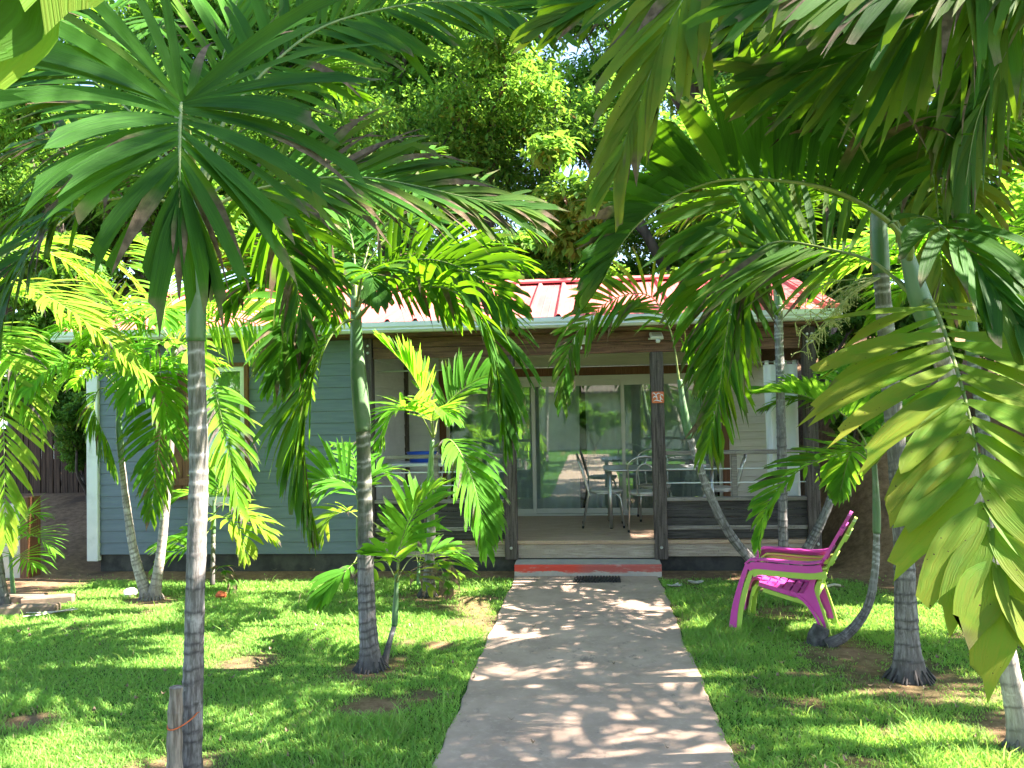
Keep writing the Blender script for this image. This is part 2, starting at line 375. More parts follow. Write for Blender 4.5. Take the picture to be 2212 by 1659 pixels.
tag(part('path', b, m_path, smooth=False), kind='structure')
m_step, t, bs, out = nodes('step_concrete')
n1 = noise(t, coords(t), 7, 6, 0.7); n2 = noise(t, coords(t, (0.6, 1, 2.5)), 5, 5, 0.7)
c = mixc(t, ramp(t, n1, 0.3, 0.7), (0.42, 0.36, 0.32), (0.31, 0.28, 0.26))
sx = t.nodes.new('ShaderNodeSeparateXYZ'); t.links.new(coords(t), sx.inputs[0])
gm = t.nodes.new('ShaderNodeNewGeometry'); sn = t.nodes.new('ShaderNodeSeparateXYZ'); t.links.new(gm.outputs['Normal'], sn.inputs[0])
fr = math_(t, 'LESS_THAN', sn.outputs[1], -0.5)
zz = math_(t, 'ADD', sx.outputs[2], math_(t, 'MULTIPLY', math_(t, 'SUBTRACT', n2, 0.5), 0.16))
mk = math_(t, 'MULTIPLY', math_(t, 'MULTIPLY', ramp(t, zz, 0.052, 0.068), fr), math_(t, 'SUBTRACT', 1.0, math_(t, 'MULTIPLY', ramp(t, n2, 0.52, 0.7), .75)))
xf = ramp(t, sx.outputs[0], 0.62, 0.78)
c = mixc(t, mk, c, mixc(t, xf, (0.55, 0.055, 0.035), (0.40, 0.085, 0.07)))
t.links.new(c, bs.inputs['Base Color']); bs.inputs['Roughness'].default_value = 0.85; bump(t, bs, n1, 0.4, 0.008)
b = MB(); b.prism([(8.70, -0.05), (8.705, 0.118), (8.72, 0.134), (9.035, 0.137), (9.035, -0.05)], -0.84, 0.72, 'x')
solo('concrete_step', b, m_step, (-0.84, 8.7, 0), 'low concrete step with worn red paint on its front at the path end', 'step')

# ------------------------------------------------------------------ bungalow
m_siding = pm('blue_grey_siding', (0.092, 0.128, 0.168), (0.112, 0.150, 0.192), 5, 0.55, (0.6, 1, 6), 0.08, c3=(0.085, 0.122, 0.148), s3=0.9)
m_porchwall = pm('pale_porch_boards', (0.58, 0.565, 0.575), (0.63, 0.615, 0.62), 5, 0.6, (0.6, 1, 6), 0.05, c3=(0.52, 0.50, 0.52), s3=1.5)
m_cream = pm('cream_boards', (0.48, 0.425, 0.345), (0.55, 0.49, 0.40), 5, 0.6, (0.6, 1, 6), 0.05)
m_white = pm('white_trim', (0.62, 0.64, 0.64), (0.70, 0.71, 0.70), 4, 0.45, c3=(0.5, 0.52, 0.5), s3=2)
m_gutter = pm('gutter_metal', (0.66, 0.68, 0.69), (0.72, 0.73, 0.74), 3, 0.35, (0.4, 1, 1))
def wood(name, a, bb, c3, stretch, rough=0.75): return pm(name, a, bb, 10, rough, stretch, 0.5, c3=c3, s3=1.7, spec=0.25, fine=(60, tuple(k * 0.6 for k in a)))
m_woodx = wood('weathered_beam_wood', (0.085, 0.040, 0.026), (0.19, 0.095, 0.06), (0.12, 0.062, 0.042), (0.35, 5, 5))
m_postw = wood('grey_post_wood', (0.045, 0.035, 0.032), (0.125, 0.10, 0.09), (0.07, 0.05, 0.045), (6, 6, 0.3))
m_railw = wood('grey_rail_wood', (0.14, 0.118, 0.105), (0.28, 0.245, 0.22), (0.18, 0.14, 0.125), (0.35, 6, 6))
m_panelw = wood('dark_panel_wood', (0.03, 0.026, 0.025), (0.075, 0.066, 0.062), (0.05, 0.042, 0.04), (0.35, 6, 6))
m_fascia = wood('pale_deck_fascia', (0.26, 0.20, 0.16), (0.40, 0.33, 0.275), (0.31, 0.24, 0.195), (0.4, 6, 6))
m_deck = wood('deck_boards', (0.34, 0.22, 0.15), (0.48, 0.34, 0.24), (0.40, 0.265, 0.185), (0.4, 7, 7), 0.6)
m_brownw = wood('brown_casing_wood', (0.12, 0.05, 0.022), (0.19, 0.085, 0.04), (0.10, 0.045, 0.02), (6, 6, 0.3), 0.6)
m_found = pm('dark_foundation', (0.022, 0.022, 0.022), (0.05, 0.048, 0.045), 6, 0.9, bmp=0.3, c3=(0.08, 0.075, 0.065), s3=2.5)
m_roof = pm('red_roof_sheet', (0.54, 0.10, 0.095), (0.60, 0.15, 0.135), 2.0, 0.5, (1, 0.35, 1), 0.0, c3=(0.46, 0.115, 0.105), s3=2.5, spec=.25, fine=(5.0, (0.50, 0.16, 0.14)))
m_alu = pm('door_aluminium', (0.50, 0.48, 0.42), (0.55, 0.53, 0.47), 3, 0.4)
m_steel = pm('brushed_steel', (0.52, 0.51, 0.50), (0.60, 0.59, 0.57), 30, 0.32, metal=0.85)
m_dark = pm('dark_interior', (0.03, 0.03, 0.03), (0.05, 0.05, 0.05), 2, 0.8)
def glass_mat(name, tint, refl):
    m, t, bs, out = nodes(name); t.nodes.remove(bs)
    g = t.nodes.new('ShaderNodeBsdfGlossy'); g.inputs['Roughness'].default_value = 0.02; g.inputs[0].default_value = (0.85, 0.92, 0.88, 1)
    tp = t.nodes.new('ShaderNodeBsdfTransparent'); tp.inputs[0].default_value = (*tint, 1)
    fz = t.nodes.new('ShaderNodeFresnel'); fz.inputs[0].default_value = 1.5
    mx = t.nodes.new('ShaderNodeMixShader'); t.links.new(math_(t, 'ADD', fz.outputs[0], refl, clamp=True), mx.inputs[0])
    t.links.new(tp.outputs[0], mx.inputs[1]); t.links.new(g.outputs[0], mx.inputs[2]); t.links.new(mx.outputs[0], out.inputs[0]); return m
m_glass = glass_mat('door_glass', (0.94, 0.97, 0.96), 0.11)
m_wglass = glass_mat('window_glass', (0.86, 0.95, 0.86), 0.10)
m_screw = pm('bolt_metal', (0.55, 0.55, 0.55), (0.5, 0.5, 0.5), 5, 0.4, metal=0.6)
YF = 9.0
house = empty('bungalow', (-1.6, YF, 0), 'small blue grey timber bungalow with red metal roof and open wooden porch', 'bungalow')
def hp(name, mb, mat, par=None, smooth=False): return part(name, mb, mat, par or house, smooth)
def lap(b, u0, u1, z0, z1, mp, ex=0.135):
    z = z0
    while z < z1 - 0.01:
        zt = min(z + ex, z1)
        pr = [(0.0, z), (0.009, z + 0.001), (0.011, z + 0.006), (0.003, zt), (0.0, zt)]
        vs = [mp(u, o, zz) for u in (u0, u1) for o, zz in pr]
        b.add(vs, [(0, 1, 6, 5), (1, 2, 7, 6), (2, 3, 8, 7), (3, 4, 9, 8), (0, 4, 3, 2, 1), (5, 6, 7, 8, 9)])
        z = zt
# foundation
b = MB(); b.box((-5.74, YF + .05, -0.6), (2.40, 14.0, 0.195)); hp('foundation', b, m_found)
# front left wall with window hole split round it
WX0, WX1, WZ0, WZ1 = -4.53, -3.95, 0.76, 2.36
b = MB(); fm = lambda u, o, z: (u, YF + .03 - o, z)
lap(b, -5.73, WX0, 0.2, 2.63, fm); lap(b, WX1, -2.56, 0.2, 2.63, fm); lap(b, WX0, WX1, 0.2, WZ0, fm); lap(b, WX0, WX1, WZ1, 2.63, fm)
b.box((-5.73, YF + .032, 0.2), (WX0, YF + .12, 2.63)); b.box((WX1, YF + .032, 0.2), (-2.53, YF + .12, 2.63))
b.box((WX0, YF + .032, 0.2), (WX1, YF + .12, WZ0)); b.box((WX0, YF + .032, WZ1), (WX1, YF + .12, 2.63))
b.box((-5.73, YF + .12, 0.2), (-5.65, 13.9, 2.63)); b.box((-5.65, 13.8, 0.2), (2.4, 13.9, 2.8)); b.box((2.3, 11.2, 0.2), (2.4, 13.8, 2.63))
hp('front_wall', b, m_siding)
b = MB(); b.box((-5.87, YF - .02, 0.13), (-5.732, YF + .12, 2.66), 0.006); hp('corner_board', b, m_white)
# window
b = MB(); c_ = 0.045
b.box((WX0 - c_, YF - .02, WZ1), (WX1 + c_, YF + .09, WZ1 + c_)); b.box((WX1, YF - .02, WZ0 - .01), (WX1 + c_, YF + .09, WZ1)); b.box((WX0 - c_, YF - .02, WZ0 - .01), (WX0, YF + .09, WZ1))
win = hp('window', b, m_brownw)
b = MB(); f0 = 0.055
b.box((WX0, YF, WZ1 - f0), (WX1, YF + .05, WZ1)); b.box((WX0, YF, WZ0), (WX1, YF + .05, WZ0 + .10)); b.box((WX0, YF + .002, WZ0 + .10), (WX0 + f0, YF + .048, WZ1 - f0)); b.box((WX1 - f0, YF + .002, WZ0 + .10), (WX1, YF + .048, WZ1 - f0))
hp('window_frame', b, m_white, win)
b = MB(); b.box((WX0 + f0, YF + .02, WZ0 + .10), (WX1 - f0, YF + .026, WZ1 - f0)); hp('pane', b, m_wglass, win)
b = MB()
for k in range(24):
    u0 = WX0 + (WX1 - WX0) * k / 24; u1 = WX0 + (WX1 - WX0) * (k + 1) / 24
    b.add([(u0, YF + .10 + .012 * sin(k * 1.3), WZ0), (u1, YF + .10 + .012 * sin(k * 1.3 + 1.3), WZ0), (u1, YF + .10 + .012 * sin(k * 1.3 + 1.3), WZ1), (u0, YF + .10 + .012 * sin(k * 1.3), WZ1)], [(0, 1, 2, 3)])
m_voile = pm('pale_green_voile', (0.55, 0.72, 0.50), (0.62, 0.76, 0.56), 3, 0.8); hp('window_blind', b, m_voile, win, True)
b = MB()
for k in range(4): b.box((-5.02 + k * .112, YF - .045, 0.84), (-5.02 + k * .112 + .108, YF - .018, 2.30), 0.004)
for z in (1.0, 1.52, 2.12): b.box((-5.02, YF - .066, z), (-4.58, YF - .046, z + .085), 0.004)
hp('shutter', b, m_brownw)
# roof
EY, EZ, RY, RZ = 8.80, 2.795, 11.25, 3.55
sl_ = (RZ - EZ) / (RY - EY)
def roof_pt(x, s, h): return (x, EY + s * (RY - EY), EZ + s * (RZ - EZ) + h)
b = MB(); prof = []; x = -6.05
while x < 2.5:
    prof += [(x, 0.0), (x + .024, 0.036), (x + .054, 0.036), (x + .078, 0.0)]
    for q in (1, 2): prof += [(x + .078 + q * .08 - .006, 0.0), (x + .078 + q * .08, 0.004), (x + .078 + q * .08 + .006, 0.0)]
    x += 0.3165
prof = [p for p in prof if p[0] < 2.62] + [(2.62, 0)]
for sgn in (0, 1):
    vs = []
    for px_, h in prof:
        for s in (0, 1):
            p = roof_pt(px_, s, h)
            if sgn: p = (p[0], 2 * RY - p[1], p[2])
            vs += [p, (p[0], p[1], p[2] - 0.004)]
    n = len(prof)
    fs = []
    for i in range(n - 1):
        a = i * 4
        fs += [(a, a + 4, a + 6, a + 2), (a + 1, a + 3, a + 7, a + 5), (a, a + 1, a + 5, a + 4), (a + 2, a + 6, a + 7, a + 3)]
    b.add(vs, fs)
rf = hp('roof', b, m_roof)
b = MB()   # ridge cap and verge flashing
for sg in (-1, 1):
    b.add([(-6.08, RY, RZ + .062), (2.66, RY, RZ + .062), (2.66, RY + sg * .2, RZ + .062 - .2 * sl_), (-6.08, RY + sg * .2, RZ + .062 - .2 * sl_), (2.66, RY + sg * .2, RZ + .035 - .2 * sl_), (-6.08, RY + sg * .2, RZ + .035 - .2 * sl_)], [(0, 1, 2, 3), (3, 2, 4, 5)])
hp('ridge_cap', b, m_roof, rf)
b = MB()
for xx in (2.56, -6.12):
  b = MB()
  for sg in (-1, 1):
        p0 = Vector((xx, RY + sg * (RY - EY), EZ)); p1 = Vector((xx, RY, RZ))
        b.add([p0 + Vector((0, 0, .043)), p0 + Vector((.11, 0, .043)), p1 + Vector((.11, 0, .043)), p1 + Vector((0, 0, .043)), p0 + Vector((0, 0, -.10)), p0 + Vector((.11, 0, -.10)), p1 + Vector((.11, 0, -.10)), p1 + Vector((0, 0, -.10))],
              [(0, 1, 2, 3), (0, 4, 5, 1), (1, 5, 6, 2), (0, 3, 7, 4), (4, 7, 6, 5)])
  hp('verge_flashing', b, m_roof, rf)
b = MB()   # soffit boards under the roof, gables
b.add([(-5.9, EY + .12, EZ - .03), (2.5, EY + .12, EZ - .03), (2.5, RY, RZ - .03), (-5.9, RY, RZ - .03), (-5.9, 2 * RY - EY - .1, EZ - .03), (2.5, 2 * RY - EY - .1, EZ - .03)], [(0, 1, 2, 3), (3, 2, 5, 4)])
for xx in (-5.72, 2.36): b.prism([(YF + .1, 2.62), (RY, RZ - .05), (2 * RY - YF - .1, 2.62)], xx, xx + .05, 'x')
hp('soffit', b, m_woodx)
b = MB(); gp = [(8.655, 2.785), (8.66, 2.735), (8.68, 2.715), (8.672, 2.70), (8.70, 2.675), (8.775, 2.672), (8.785, 2.785), (8.778, 2.785), (8.768, 2.684), (8.705, 2.687), (8.685, 2.71), (8.69, 2.74), (8.672, 2.785)]
b.prism(gp, -6.1, 2.63, 'x'); b.prism([(8.655, 2.785), (8.66, 2.735), (8.68, 2.715), (8.672, 2.70), (8.70, 2.675), (8.775, 2.672), (8.785, 2.785)], 2.63, 2.634, 'x'); hp('gutter', b, m_gutter)
b = MB(); b.box((-6.0, 8.79, 2.645), (2.56, 8.815, 2.775)); b.box((-6.0, 8.815, 2.635), (2.5, 9.2, 2.65)); hp('eave_board', b, m_woodx)
# porch timber
b = MB(); b.box((-2.43, YF - .02, 2.525), (2.30, YF + .03, 2.634), 0.004); b.box((-2.43, YF - .012, 2.40), (2.30, YF + .03, 2.521), 0.004); b.box((2.305, YF + .09, 2.30), (2.40, 11.1, 2.634), .004); hp('beam', b, m_woodx)
for x0, x1 in ((-2.52, -2.44), (-0.965, -0.825), (0.675, 0.815), (2.305, 2.435)):
    z0 = 0.14
    b = MB(); b.box((x0, YF - .045, z0), (x1, YF + .085, 2.40 if -1 < x0 < 1 else 2.634), 0.006)
    po = hp('post', b, m_postw)
    b = MB()
    for zz in ((0.27,) if -1 < x0 < 1 else (0.3, 2.47, 2.55)):
        for xx in ((x0 + x1) / 2,) if (-1 < x0 < 1 or x0 < -2) else (x0 + .04, x1 - .04):
            b.tube([(xx, YF - .046, zz), (xx, YF - .062, zz)], [0.017, 0.012], 10)
    hp('bolt', b, m_screw, po)
b = MB()
for i in range(18): b.box((-2.5, 9.025 + i * .118, 0.305), (2.36, 9.025 + i * .118 + .113, 0.338), 0.004)
b.box((-2.5, 8.985, 0.304), (2.36, 9.021, 0.345), 0.004); hp('deck', b, m_deck)
b = MB(); b.box((-2.43, 9.002, 0.165), (-0.967, 9.03, 0.303), .003); b.box((-0.823, 9.0, 0.15), (0.673, 9.03, 0.303), .003); b.box((0.817, 9.002, 0.165), (2.303, 9.03, 0.303), .003); hp('deck_fascia', b, m_fascia)
for x0, x1, xm in ((-2.44, -0.965, -1.74), (0.815, 2.305, 1.55)):
    b = MB(); b.box((x0, YF - .02, 1.268), (x1, YF + .055, 1.31), .004); b.box((x0, YF - .025, 0.765), (x1, YF + .06, 0.806), .004); b.box((x0, YF - .012, .455), (x1, YF + .045, .50), .004)
    b.box((xm - .03, YF, .808), (xm + .03, YF + .045, 1.266), .003)
    rail = hp('railing', b, m_railw)
    b = MB()
    for z0, z1 in ((.36, .452), (.503, .585), (.589, .672), (.676, .763)): b.box((x0, YF + .004, z0), (x1, YF + .028, z1), .003)
    hp('railing_panel', b, m_panelw, rail)
    for zz in (0.96, 1.11):
        b = MB(); b.tube([(x0, YF + .02, zz), (x1, YF + .02, zz)], 0.0065, 8); hp('railing_bar', b, m_white, rail)
b = MB(); b.tube([(-2.44, YF + .2, 2.27), (2.3, YF + .2, 2.27)], 0.009, 8); hp('curtain_rod', b, m_steel)
# porch side wall, back wall, doors
YD = 11.1
b = MB(); lap(b, YF + .13, YD, 0.34, 2.63, lambda u, o, z: (-2.56 + o, u, z), .16); b.box((-2.66, YF + .125, .2), (-2.562, YD + .08, 2.63)); hp('porch_side_wall', b, m_porchwall)
DX0, DX1, DZ1 = -1.98, 1.76, 2.235
b = MB(); fb = lambda u, o, z: (u, YD - o, z)
lap(b, -2.5, DX0 - .09, .34, 2.63, fb, .16); b.box((-2.6, YD + .002, .2), (DX0 - .09, YD + .08, 2.63)); hp('porch_back_wall', b, m_porchwall)
b = MB(); lap(b, DX1 + .09, 2.36, .34, 2.63, fb, .10); b.box((DX1 + .09, YD + .002, .2), (2.36, YD + .08, 2.63)); lap(b, DX0 - .09, DX1 + .09, 2.36, 2.63, fb, .135); b.box((DX0 - .09, YD + .002, 2.36), (DX1 + .09, YD + .08, 3.3))
hp('porch_back_wall', b, m_cream)
b = MB(); b.box((DX0 - .09, YD - .03, .34), (DX0, YD + .06, 2.36)); b.box((DX1, YD - .03, .34), (DX1 + .09, YD + .06, 2.36)); b.box((DX0, YD - .032, 2.245), (DX1, YD + .06, 2.36)); hp('door_casing', b, m_brownw)
b = MB(); b.box((-2.56, YD - .06, .34), (-2.50, YD, 2.6)); hp('corner_post', b, m_postw)
b = MB(); b.add([(-2.55, YF + .04, 2.62), (2.36, YF + .04, 2.62), (2.36, YD, 2.64), (-2.55, YD, 2.64)], [(0, 1, 2, 3)]); b.box((0.0, YF + .05, 2.55), (0.06, YD - .02, 2.615)); b.box((1.4, YF + .05, 2.55), (1.46, YD - .02, 2.615)); b.box((-1.5, YF + .05, 2.55), (-1.44, YD - .02, 2.615)); hp('porch_ceiling', b, m_cream)
b = MB(); b.box((DX0, YD - .01, 2.18), (DX1, YD + .05, 2.243)); b.box((DX0, YD - .01, .34), (DX1, YD + .05, .362)); doorfr = hp('door_frame', b, m_alu)
for i, (xa, xb) in enumerate(((-1.98, -0.75), (-0.79, 0.47), (0.43, 1.76))):
    yy = YD + (.004 if i != 1 else .034)
    b = MB(); b.box((xa, yy, .366), (xa + .045, yy + .026, 2.178)); b.box((xb - .045, yy, .366), (xb, yy + .026, 2.178)); b.box((xa + .046, yy, .366), (xb - .046, yy + .026, .435)); b.box((xa + .046, yy, 2.105), (xb - .046, yy + .026, 2.178))
    dp = hp('sliding_door', b, m_alu)
    b = MB(); b.box((xa + .046, yy + .011, .436), (xb - .046, yy + .016, 2.104)); hp('pane', b, m_glass, dp)
m_curt = pm('grey_curtain', (0.42, 0.455, 0.46), (0.52, 0.55, 0.55), 4, 0.9)
m_sheet = pm('white_curtain', (0.66, 0.67, 0.68), (0.72, 0.72, 0.72), 3, 0.85)
def pleats(b, x0, x1, yc, z0, z1, amp, wl, tie=None):
    n = int((x1 - x0) / wl * 10); nz = 10; vs = []
    for j in range(nz + 1):
        z = z0 + (z1 - z0) * j / nz
        for i in range(n + 1):
            u = i / n; x = x0 + (x1 - x0) * u
            ph = 2 * pi * (x - x0) / wl + 0.7 * sin(3 * u + j * .15)
            a = amp * (0.7 + 0.4 * sin(5.1 * u + 1)) * (1.15 - 0.4 * j / nz)
            vs.append((x + 0.012 * sin(ph * .5 + j * .3), yc + a * sin(ph), z))
    b.add(vs, [(j * (n + 1) + i, j * (n + 1) + i + 1, (j + 1) * (n + 1) + i + 1, (j + 1) * (n + 1) + i) for j in range(nz) for i in range(n)])
for x0, x1 in ((-1.93, -0.14), (-0.06, 1.72)):
    b = MB(); pleats(b, x0, x1, YD + .14, .36, 2.2, .035, .19)
    solo('curtain', b, m_curt, (x0, YD + .14, .36), 'grey pleated curtain hanging behind the glass doors, on the %s' % ('left' if x0 < -1 else 'right'), 'curtain', 'grey curtains behind the glass doors', True)
b = MB(); pleats(b, 1.93, 2.30, YF + .2, .52, 2.24, .025, .12)
for k in range(4): b.box((1.945 + k * .1, YF + .193, 2.235), (1.945 + k * .1 + .042, YF + .207, 2.285))
solo('curtain', b, m_sheet, (1.95, YF + .2, .5), 'white outdoor curtain hanging from tabs at the right end of the porch', 'curtain', smooth=True)
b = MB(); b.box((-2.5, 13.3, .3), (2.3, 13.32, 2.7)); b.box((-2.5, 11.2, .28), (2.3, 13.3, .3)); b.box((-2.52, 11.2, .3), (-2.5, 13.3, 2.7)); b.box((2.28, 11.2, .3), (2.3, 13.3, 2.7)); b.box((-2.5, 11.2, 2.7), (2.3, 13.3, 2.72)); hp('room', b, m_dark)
# ------------------------------------------------------------------ palms
def smooth_path(pts, m):
    P = [Vector(p) for p in pts]; P = [P[0] * 2 - P[1]] + P + [P[-1] * 2 - P[-2]]
    out = []
    for i in range(1, len(P) - 2):
        for k in range(16):
            t_ = k / 16; a, b_, c_, d = P[i - 1], P[i], P[i + 1], P[i + 2]
            out.append(0.5 * (2 * b_ + (c_ - a) * t_ + (2 * a - 5 * b_ + 4 * c_ - d) * t_ * t_ + (-a + 3 * b_ - 3 * c_ + d) * t_ ** 3))
    out.append(P[-2])
    L = [0]
    for i in range(1, len(out)): L.append(L[-1] + (out[i] - out[i - 1]).length)
    res = []; j = 0
    for k in range(m):
        s = L[-1] * k / (m - 1)
        while j < len(L) - 2 and L[j + 1] < s: j += 1
        u = (s - L[j]) / max(1e-9, L[j + 1] - L[j]); res.append(out[j].lerp(out[j + 1], min(1, max(0, u))))
    return res, L[-1]
DOWN = Vector((0, 0, -1))
def frond(parent, pts, nl=30, L=0.5, w=0.05, pet=0.22, a0=72, a1=22, vee=0.35, droop=0.5, dry=0.06, yel=0.0, spot=0.0, seed=0, lime=False, tip=0.55, roll=0.0, rr=0.011, tint=None, hint=None, bright=0.5, sides=(1, 1), tipL=0.62, ragged=0.3, vee1=None, face=0.0, big=False):
    r = random.Random(seed * 131 + 5)
    if nl >= 20 and not big: nl = int(nl * 1.3); w *= .82; L *= 1.10
    M_ = 44; C, LEN = smooth_path(pts, M_)
    T = [(C[min(i + 1, M_ - 1)] - C[max(i - 1, 0)]).normalized() for i in range(M_)]
    up = Vector(hint) if hint is not None else Vector((0, 0, 1))
    N = up - T[0] * up.dot(T[0])
    if N.length < 0.15:
        o = C[-1] - C[0]; o.z = 0; N = -o - T[0] * (-o).dot(T[0])
    N.normalize(); NS = []
    for i in range(M_):
        N = (N - T[i] * N.dot(T[i])).normalized(); NS.append(N.copy())
    fb_ = MB()
    def leaflet(s, sd, endfan=0.0):
        x = s * (M_ - 1); i = min(M_ - 2, int(x)); u = x - i
        p = C[i].lerp(C[i + 1], u); t_ = T[i].lerp(T[i + 1], u).normalized(); n_ = NS[i].lerp(NS[i + 1], u).normalized()
        if roll: n_ = Matrix.Rotation(roll * s, 3, t_) @ n_
        b_ = t_.cross(n_)
        q = max(0.0, (s - pet) / (1 - pet))
        ang = R(a0 + (a1 - a0) * q ** 0.85 + r.gauss(0, 5.5)); v_ = (vee * (1 - 0.45 * q) if vee1 is None else vee + (vee1 - vee) * q ** 0.7) + r.gauss(0, .13)
        d = t_ * cos(ang) + (b_ * sd * cos(v_) + n_ * sin(v_)) * sin(ang)
        l = L * (0.62 + 0.38 * sin(pi * min(1, (q + 0.05) ** 0.75))) * (1 - (1 - tipL) * q ** 2.2) * r.uniform(0.88, 1.1)
        wd_ = w * (0.85 + 0.3 * sin(pi * q)) * r.uniform(0.8, 1.15)
        if q > 0.93: wd_ *= 1.35
        dr = droop * r.uniform(0.5, 1.5); kink = r.randint(2, 5) if r.random() < .06 else -1; kd = Vector((r.uniform(-.6, .6), r.uniform(-.6, .6), -1.1))
        isdry = r.random() < dry; sh = r.random(); rag = r.random() < dry * 2.2
        dryfrom = r.uniform(0.25, 0.7) if isdry else (0.97 if r.random() < ragged else 2)
        if isdry: dr *= 1.7
        tv = min(1, max(0, bright + r.uniform(-.3, .3))); yv = max(0, min(1, yel + r.uniform(-.25, .25))) if yel > 0 else (0.25 if r.random() < .08 else 0)
        K = 7; wv = (t_ - d * t_.dot(d))
        if wv.length < 0.05: wv = n_.cross(d)
        wv.normalize()
        if sd < 0: pass
        if face: wv = Matrix.Rotation(-sd * max(0, v_) * face, 3, d) @ wv
        tw = r.uniform(-.5, .5) * (1 - .6 * face)
        rows = []; cols = []; uvs = []
        jag = [r.uniform(-.10, .10) for _ in range(3)]
        obl = r.uniform(0.02, 0.16)
        for k in range(K + 1):
            u_ = k / K
            prof = 0.26 + 0.74 * sin(pi * 0.5 * min(1, u_ / 0.45)) if u_ < 0.45 else 1 - (1 - tip) * ((u_ - 0.45) / 0.55) ** 1.8
            if isdry and u_ > dryfrom: prof *= 1 - 0.85 * (u_ - dryfrom) / (1 - dryfrom)
            nr = d.cross(wv); hw = wd_ * 0.5 * prof
            ww = (wv * cos(tw * u_) + nr * sin(tw * u_))
            fold = nr * (hw * 0.33 * (1 - 0.6 * u_))
            if (nr.dot(n_) < 0): fold = -fold
            e = [p + ww * hw + fold, p, p - ww * hw + fold]
            if k == K:
                e[0] += d * l * (obl + jag[0]); e[1] += d * l * jag[1] * .6; e[2] += d * l * (-obl + jag[2])
            rows += e
            dv = (1.0 if isdry else .7) if u_ > dryfrom else (0.5 if isdry and u_ > dryfrom - 0.1 else 0.0)
            for c_i in range(3): cols.append((tv, dv, yv * (0.4 + 0.6 * u_), spot)); uvs.append((sh + c_i * 0.5, u_ * l * 6 + sh))
            if k < K:
                p = p + d * (l / K)
                if k == kink: d = (d + kd * .8).normalized()
                d = (d + DOWN * (dr / K * (0.5 + u_ * 1.5))).normalized()
                wv = (wv - d * wv.dot(d)).normalized()
        fs = []
        for k in range(K):
            a = k * 3; fs += [(a, a + 1, a + 4, a + 3), (a + 1, a + 2, a + 5, a + 4)]
        fb_.add(rows, fs, cols, uvs)
    for k in range(nl):
        s = pet + (1 - pet) * (k / (nl - 1)) * 0.995
        for q, sd in enumerate((1, -1)):
            if r.random() < sides[q]: leaflet(min(0.998, max(pet * .9, s + r.uniform(-.006, .006))), sd)
    f = part('frond', fb_, m_leaf_lime if lime else m_leaf, parent, True)
    rb = MB(); rb.tube(C, [max(0.0022, rr * (1 - 0.86 * (i / (M_ - 1)) ** 0.8) * (1.5 if i < 3 else 1)) for i in range(M_)], 8, flat=0.8)
    part('midrib', rb, m_rib, f, True)
    return f
def arc(c, az, L, e0=65, e1=-45, n=7, side=0.0):
    p = Vector(c); pts = [p.copy()]
    for k in range(n):
        u = (k + .5) / n; e = R(e0 + (e1 - e0) * u ** 0.9); a = R(az + side * u)
        p = p + Vector((cos(a) * cos(e), sin(a) * cos(e), sin(e))) * (L / n); pts.append(p.copy())
    return pts
def trunk(parent, pts, r0, r1, mat, seed=0, flare=0.8, sides=16, ringstep=0.075, roots=True, green=0.0, ringamp=0.05, name='trunk'):
    r = random.Random(seed + 77); LENG = sum((Vector(pts[i + 1]) - Vector(pts[i])).length for i in range(len(pts) - 1))
    m = max(12, int(LENG / 0.010)); C, LEN = smooth_path(pts, m)
    rings = []; h = 0.12
    while h < LEN: rings.append(h); h += ringstep * r.uniform(0.45, 1.6)
    rad = []; rg = []
    for i in range(m):
        h = LEN * i / (m - 1); x = min([abs(h - q) for q in rings] or [9])
        rad.append((r0 + (r1 - r0) * (h / LEN)) * (1 + flare * exp(-h / 0.07) + 0.25 * flare * exp(-h / .3)) * (1 + ringamp * exp(-(x / 0.010) ** 2)) * (1 + 0.02 * sin(h * 23 + seed)))
        rg.append(h)
    b = MB(); ph = [r.uniform(0, 6.28) for _ in range(3)]
    def cf(i, k):
        hh = i / (m - 1)
        a = 2 * pi * k / sides; h = rg[i] + .007 * sin(a + ph[0]) + .004 * sin(2 * a + ph[1] + rg[i] * 9) + .003 * sin(5 * a + ph[2])
        x = min([abs(h - q) for q in rings] or [9])
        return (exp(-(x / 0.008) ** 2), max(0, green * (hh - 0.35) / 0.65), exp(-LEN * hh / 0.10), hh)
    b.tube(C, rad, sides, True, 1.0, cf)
    for i in range(m):
        hh = LEN * i / (m - 1)
        for k in range(sides):
            a = 2 * pi * k / sides; v = Vector(b.v[i * sides + k]); q = 1 + .035 * sin(2 * a + hh * 4 + seed) + .025 * sin(3 * a - hh * 7 + seed * 2) + .02 * sin(5 * a + hh * 31) * sin(hh * 17 + seed) + r.uniform(-.012, .012)
            b.v[i * sides + k] = tuple(C[i] + (v - C[i]) * q)
    if roots:
        base = C[0]
        for k in range(22):
            a = 2 * pi * k / 22 + r.uniform(-.1, .1); rr = r0 * (1 + flare) * .95; l = r0 * r.uniform(.5, 1.0)
            p0 = base + Vector((cos(a) * rr * .8, sin(a) * rr * .8, r.uniform(.03, .085))); p1 = base + Vector((cos(a) * (rr + l * .4), sin(a) * (rr + l * .4), 0.015)); p2 = base + Vector((cos(a) * (rr + l), sin(a) * (rr + l), -0.03))
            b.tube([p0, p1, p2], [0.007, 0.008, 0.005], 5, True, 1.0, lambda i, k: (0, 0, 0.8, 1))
    return part(name, b, mat, parent, True)
def shaft(parent, pts, r0, r1, mat=None):
    C, LEN = smooth_path(pts, 30)
    rad = [r0 + (r1 - r0) * (i / 29) + r0 * 0.22 * sin(pi * min(1, (i / 29) * 1.4)) * (1 - i / 29) for i in range(30)]
    b = MB(); b.tube(C, rad, 16); return part('crownshaft', b, mat or m_shaft, parent, True)
def palm(name, base, label, group=None):
    return empty(name, base, label, 'palm', group)
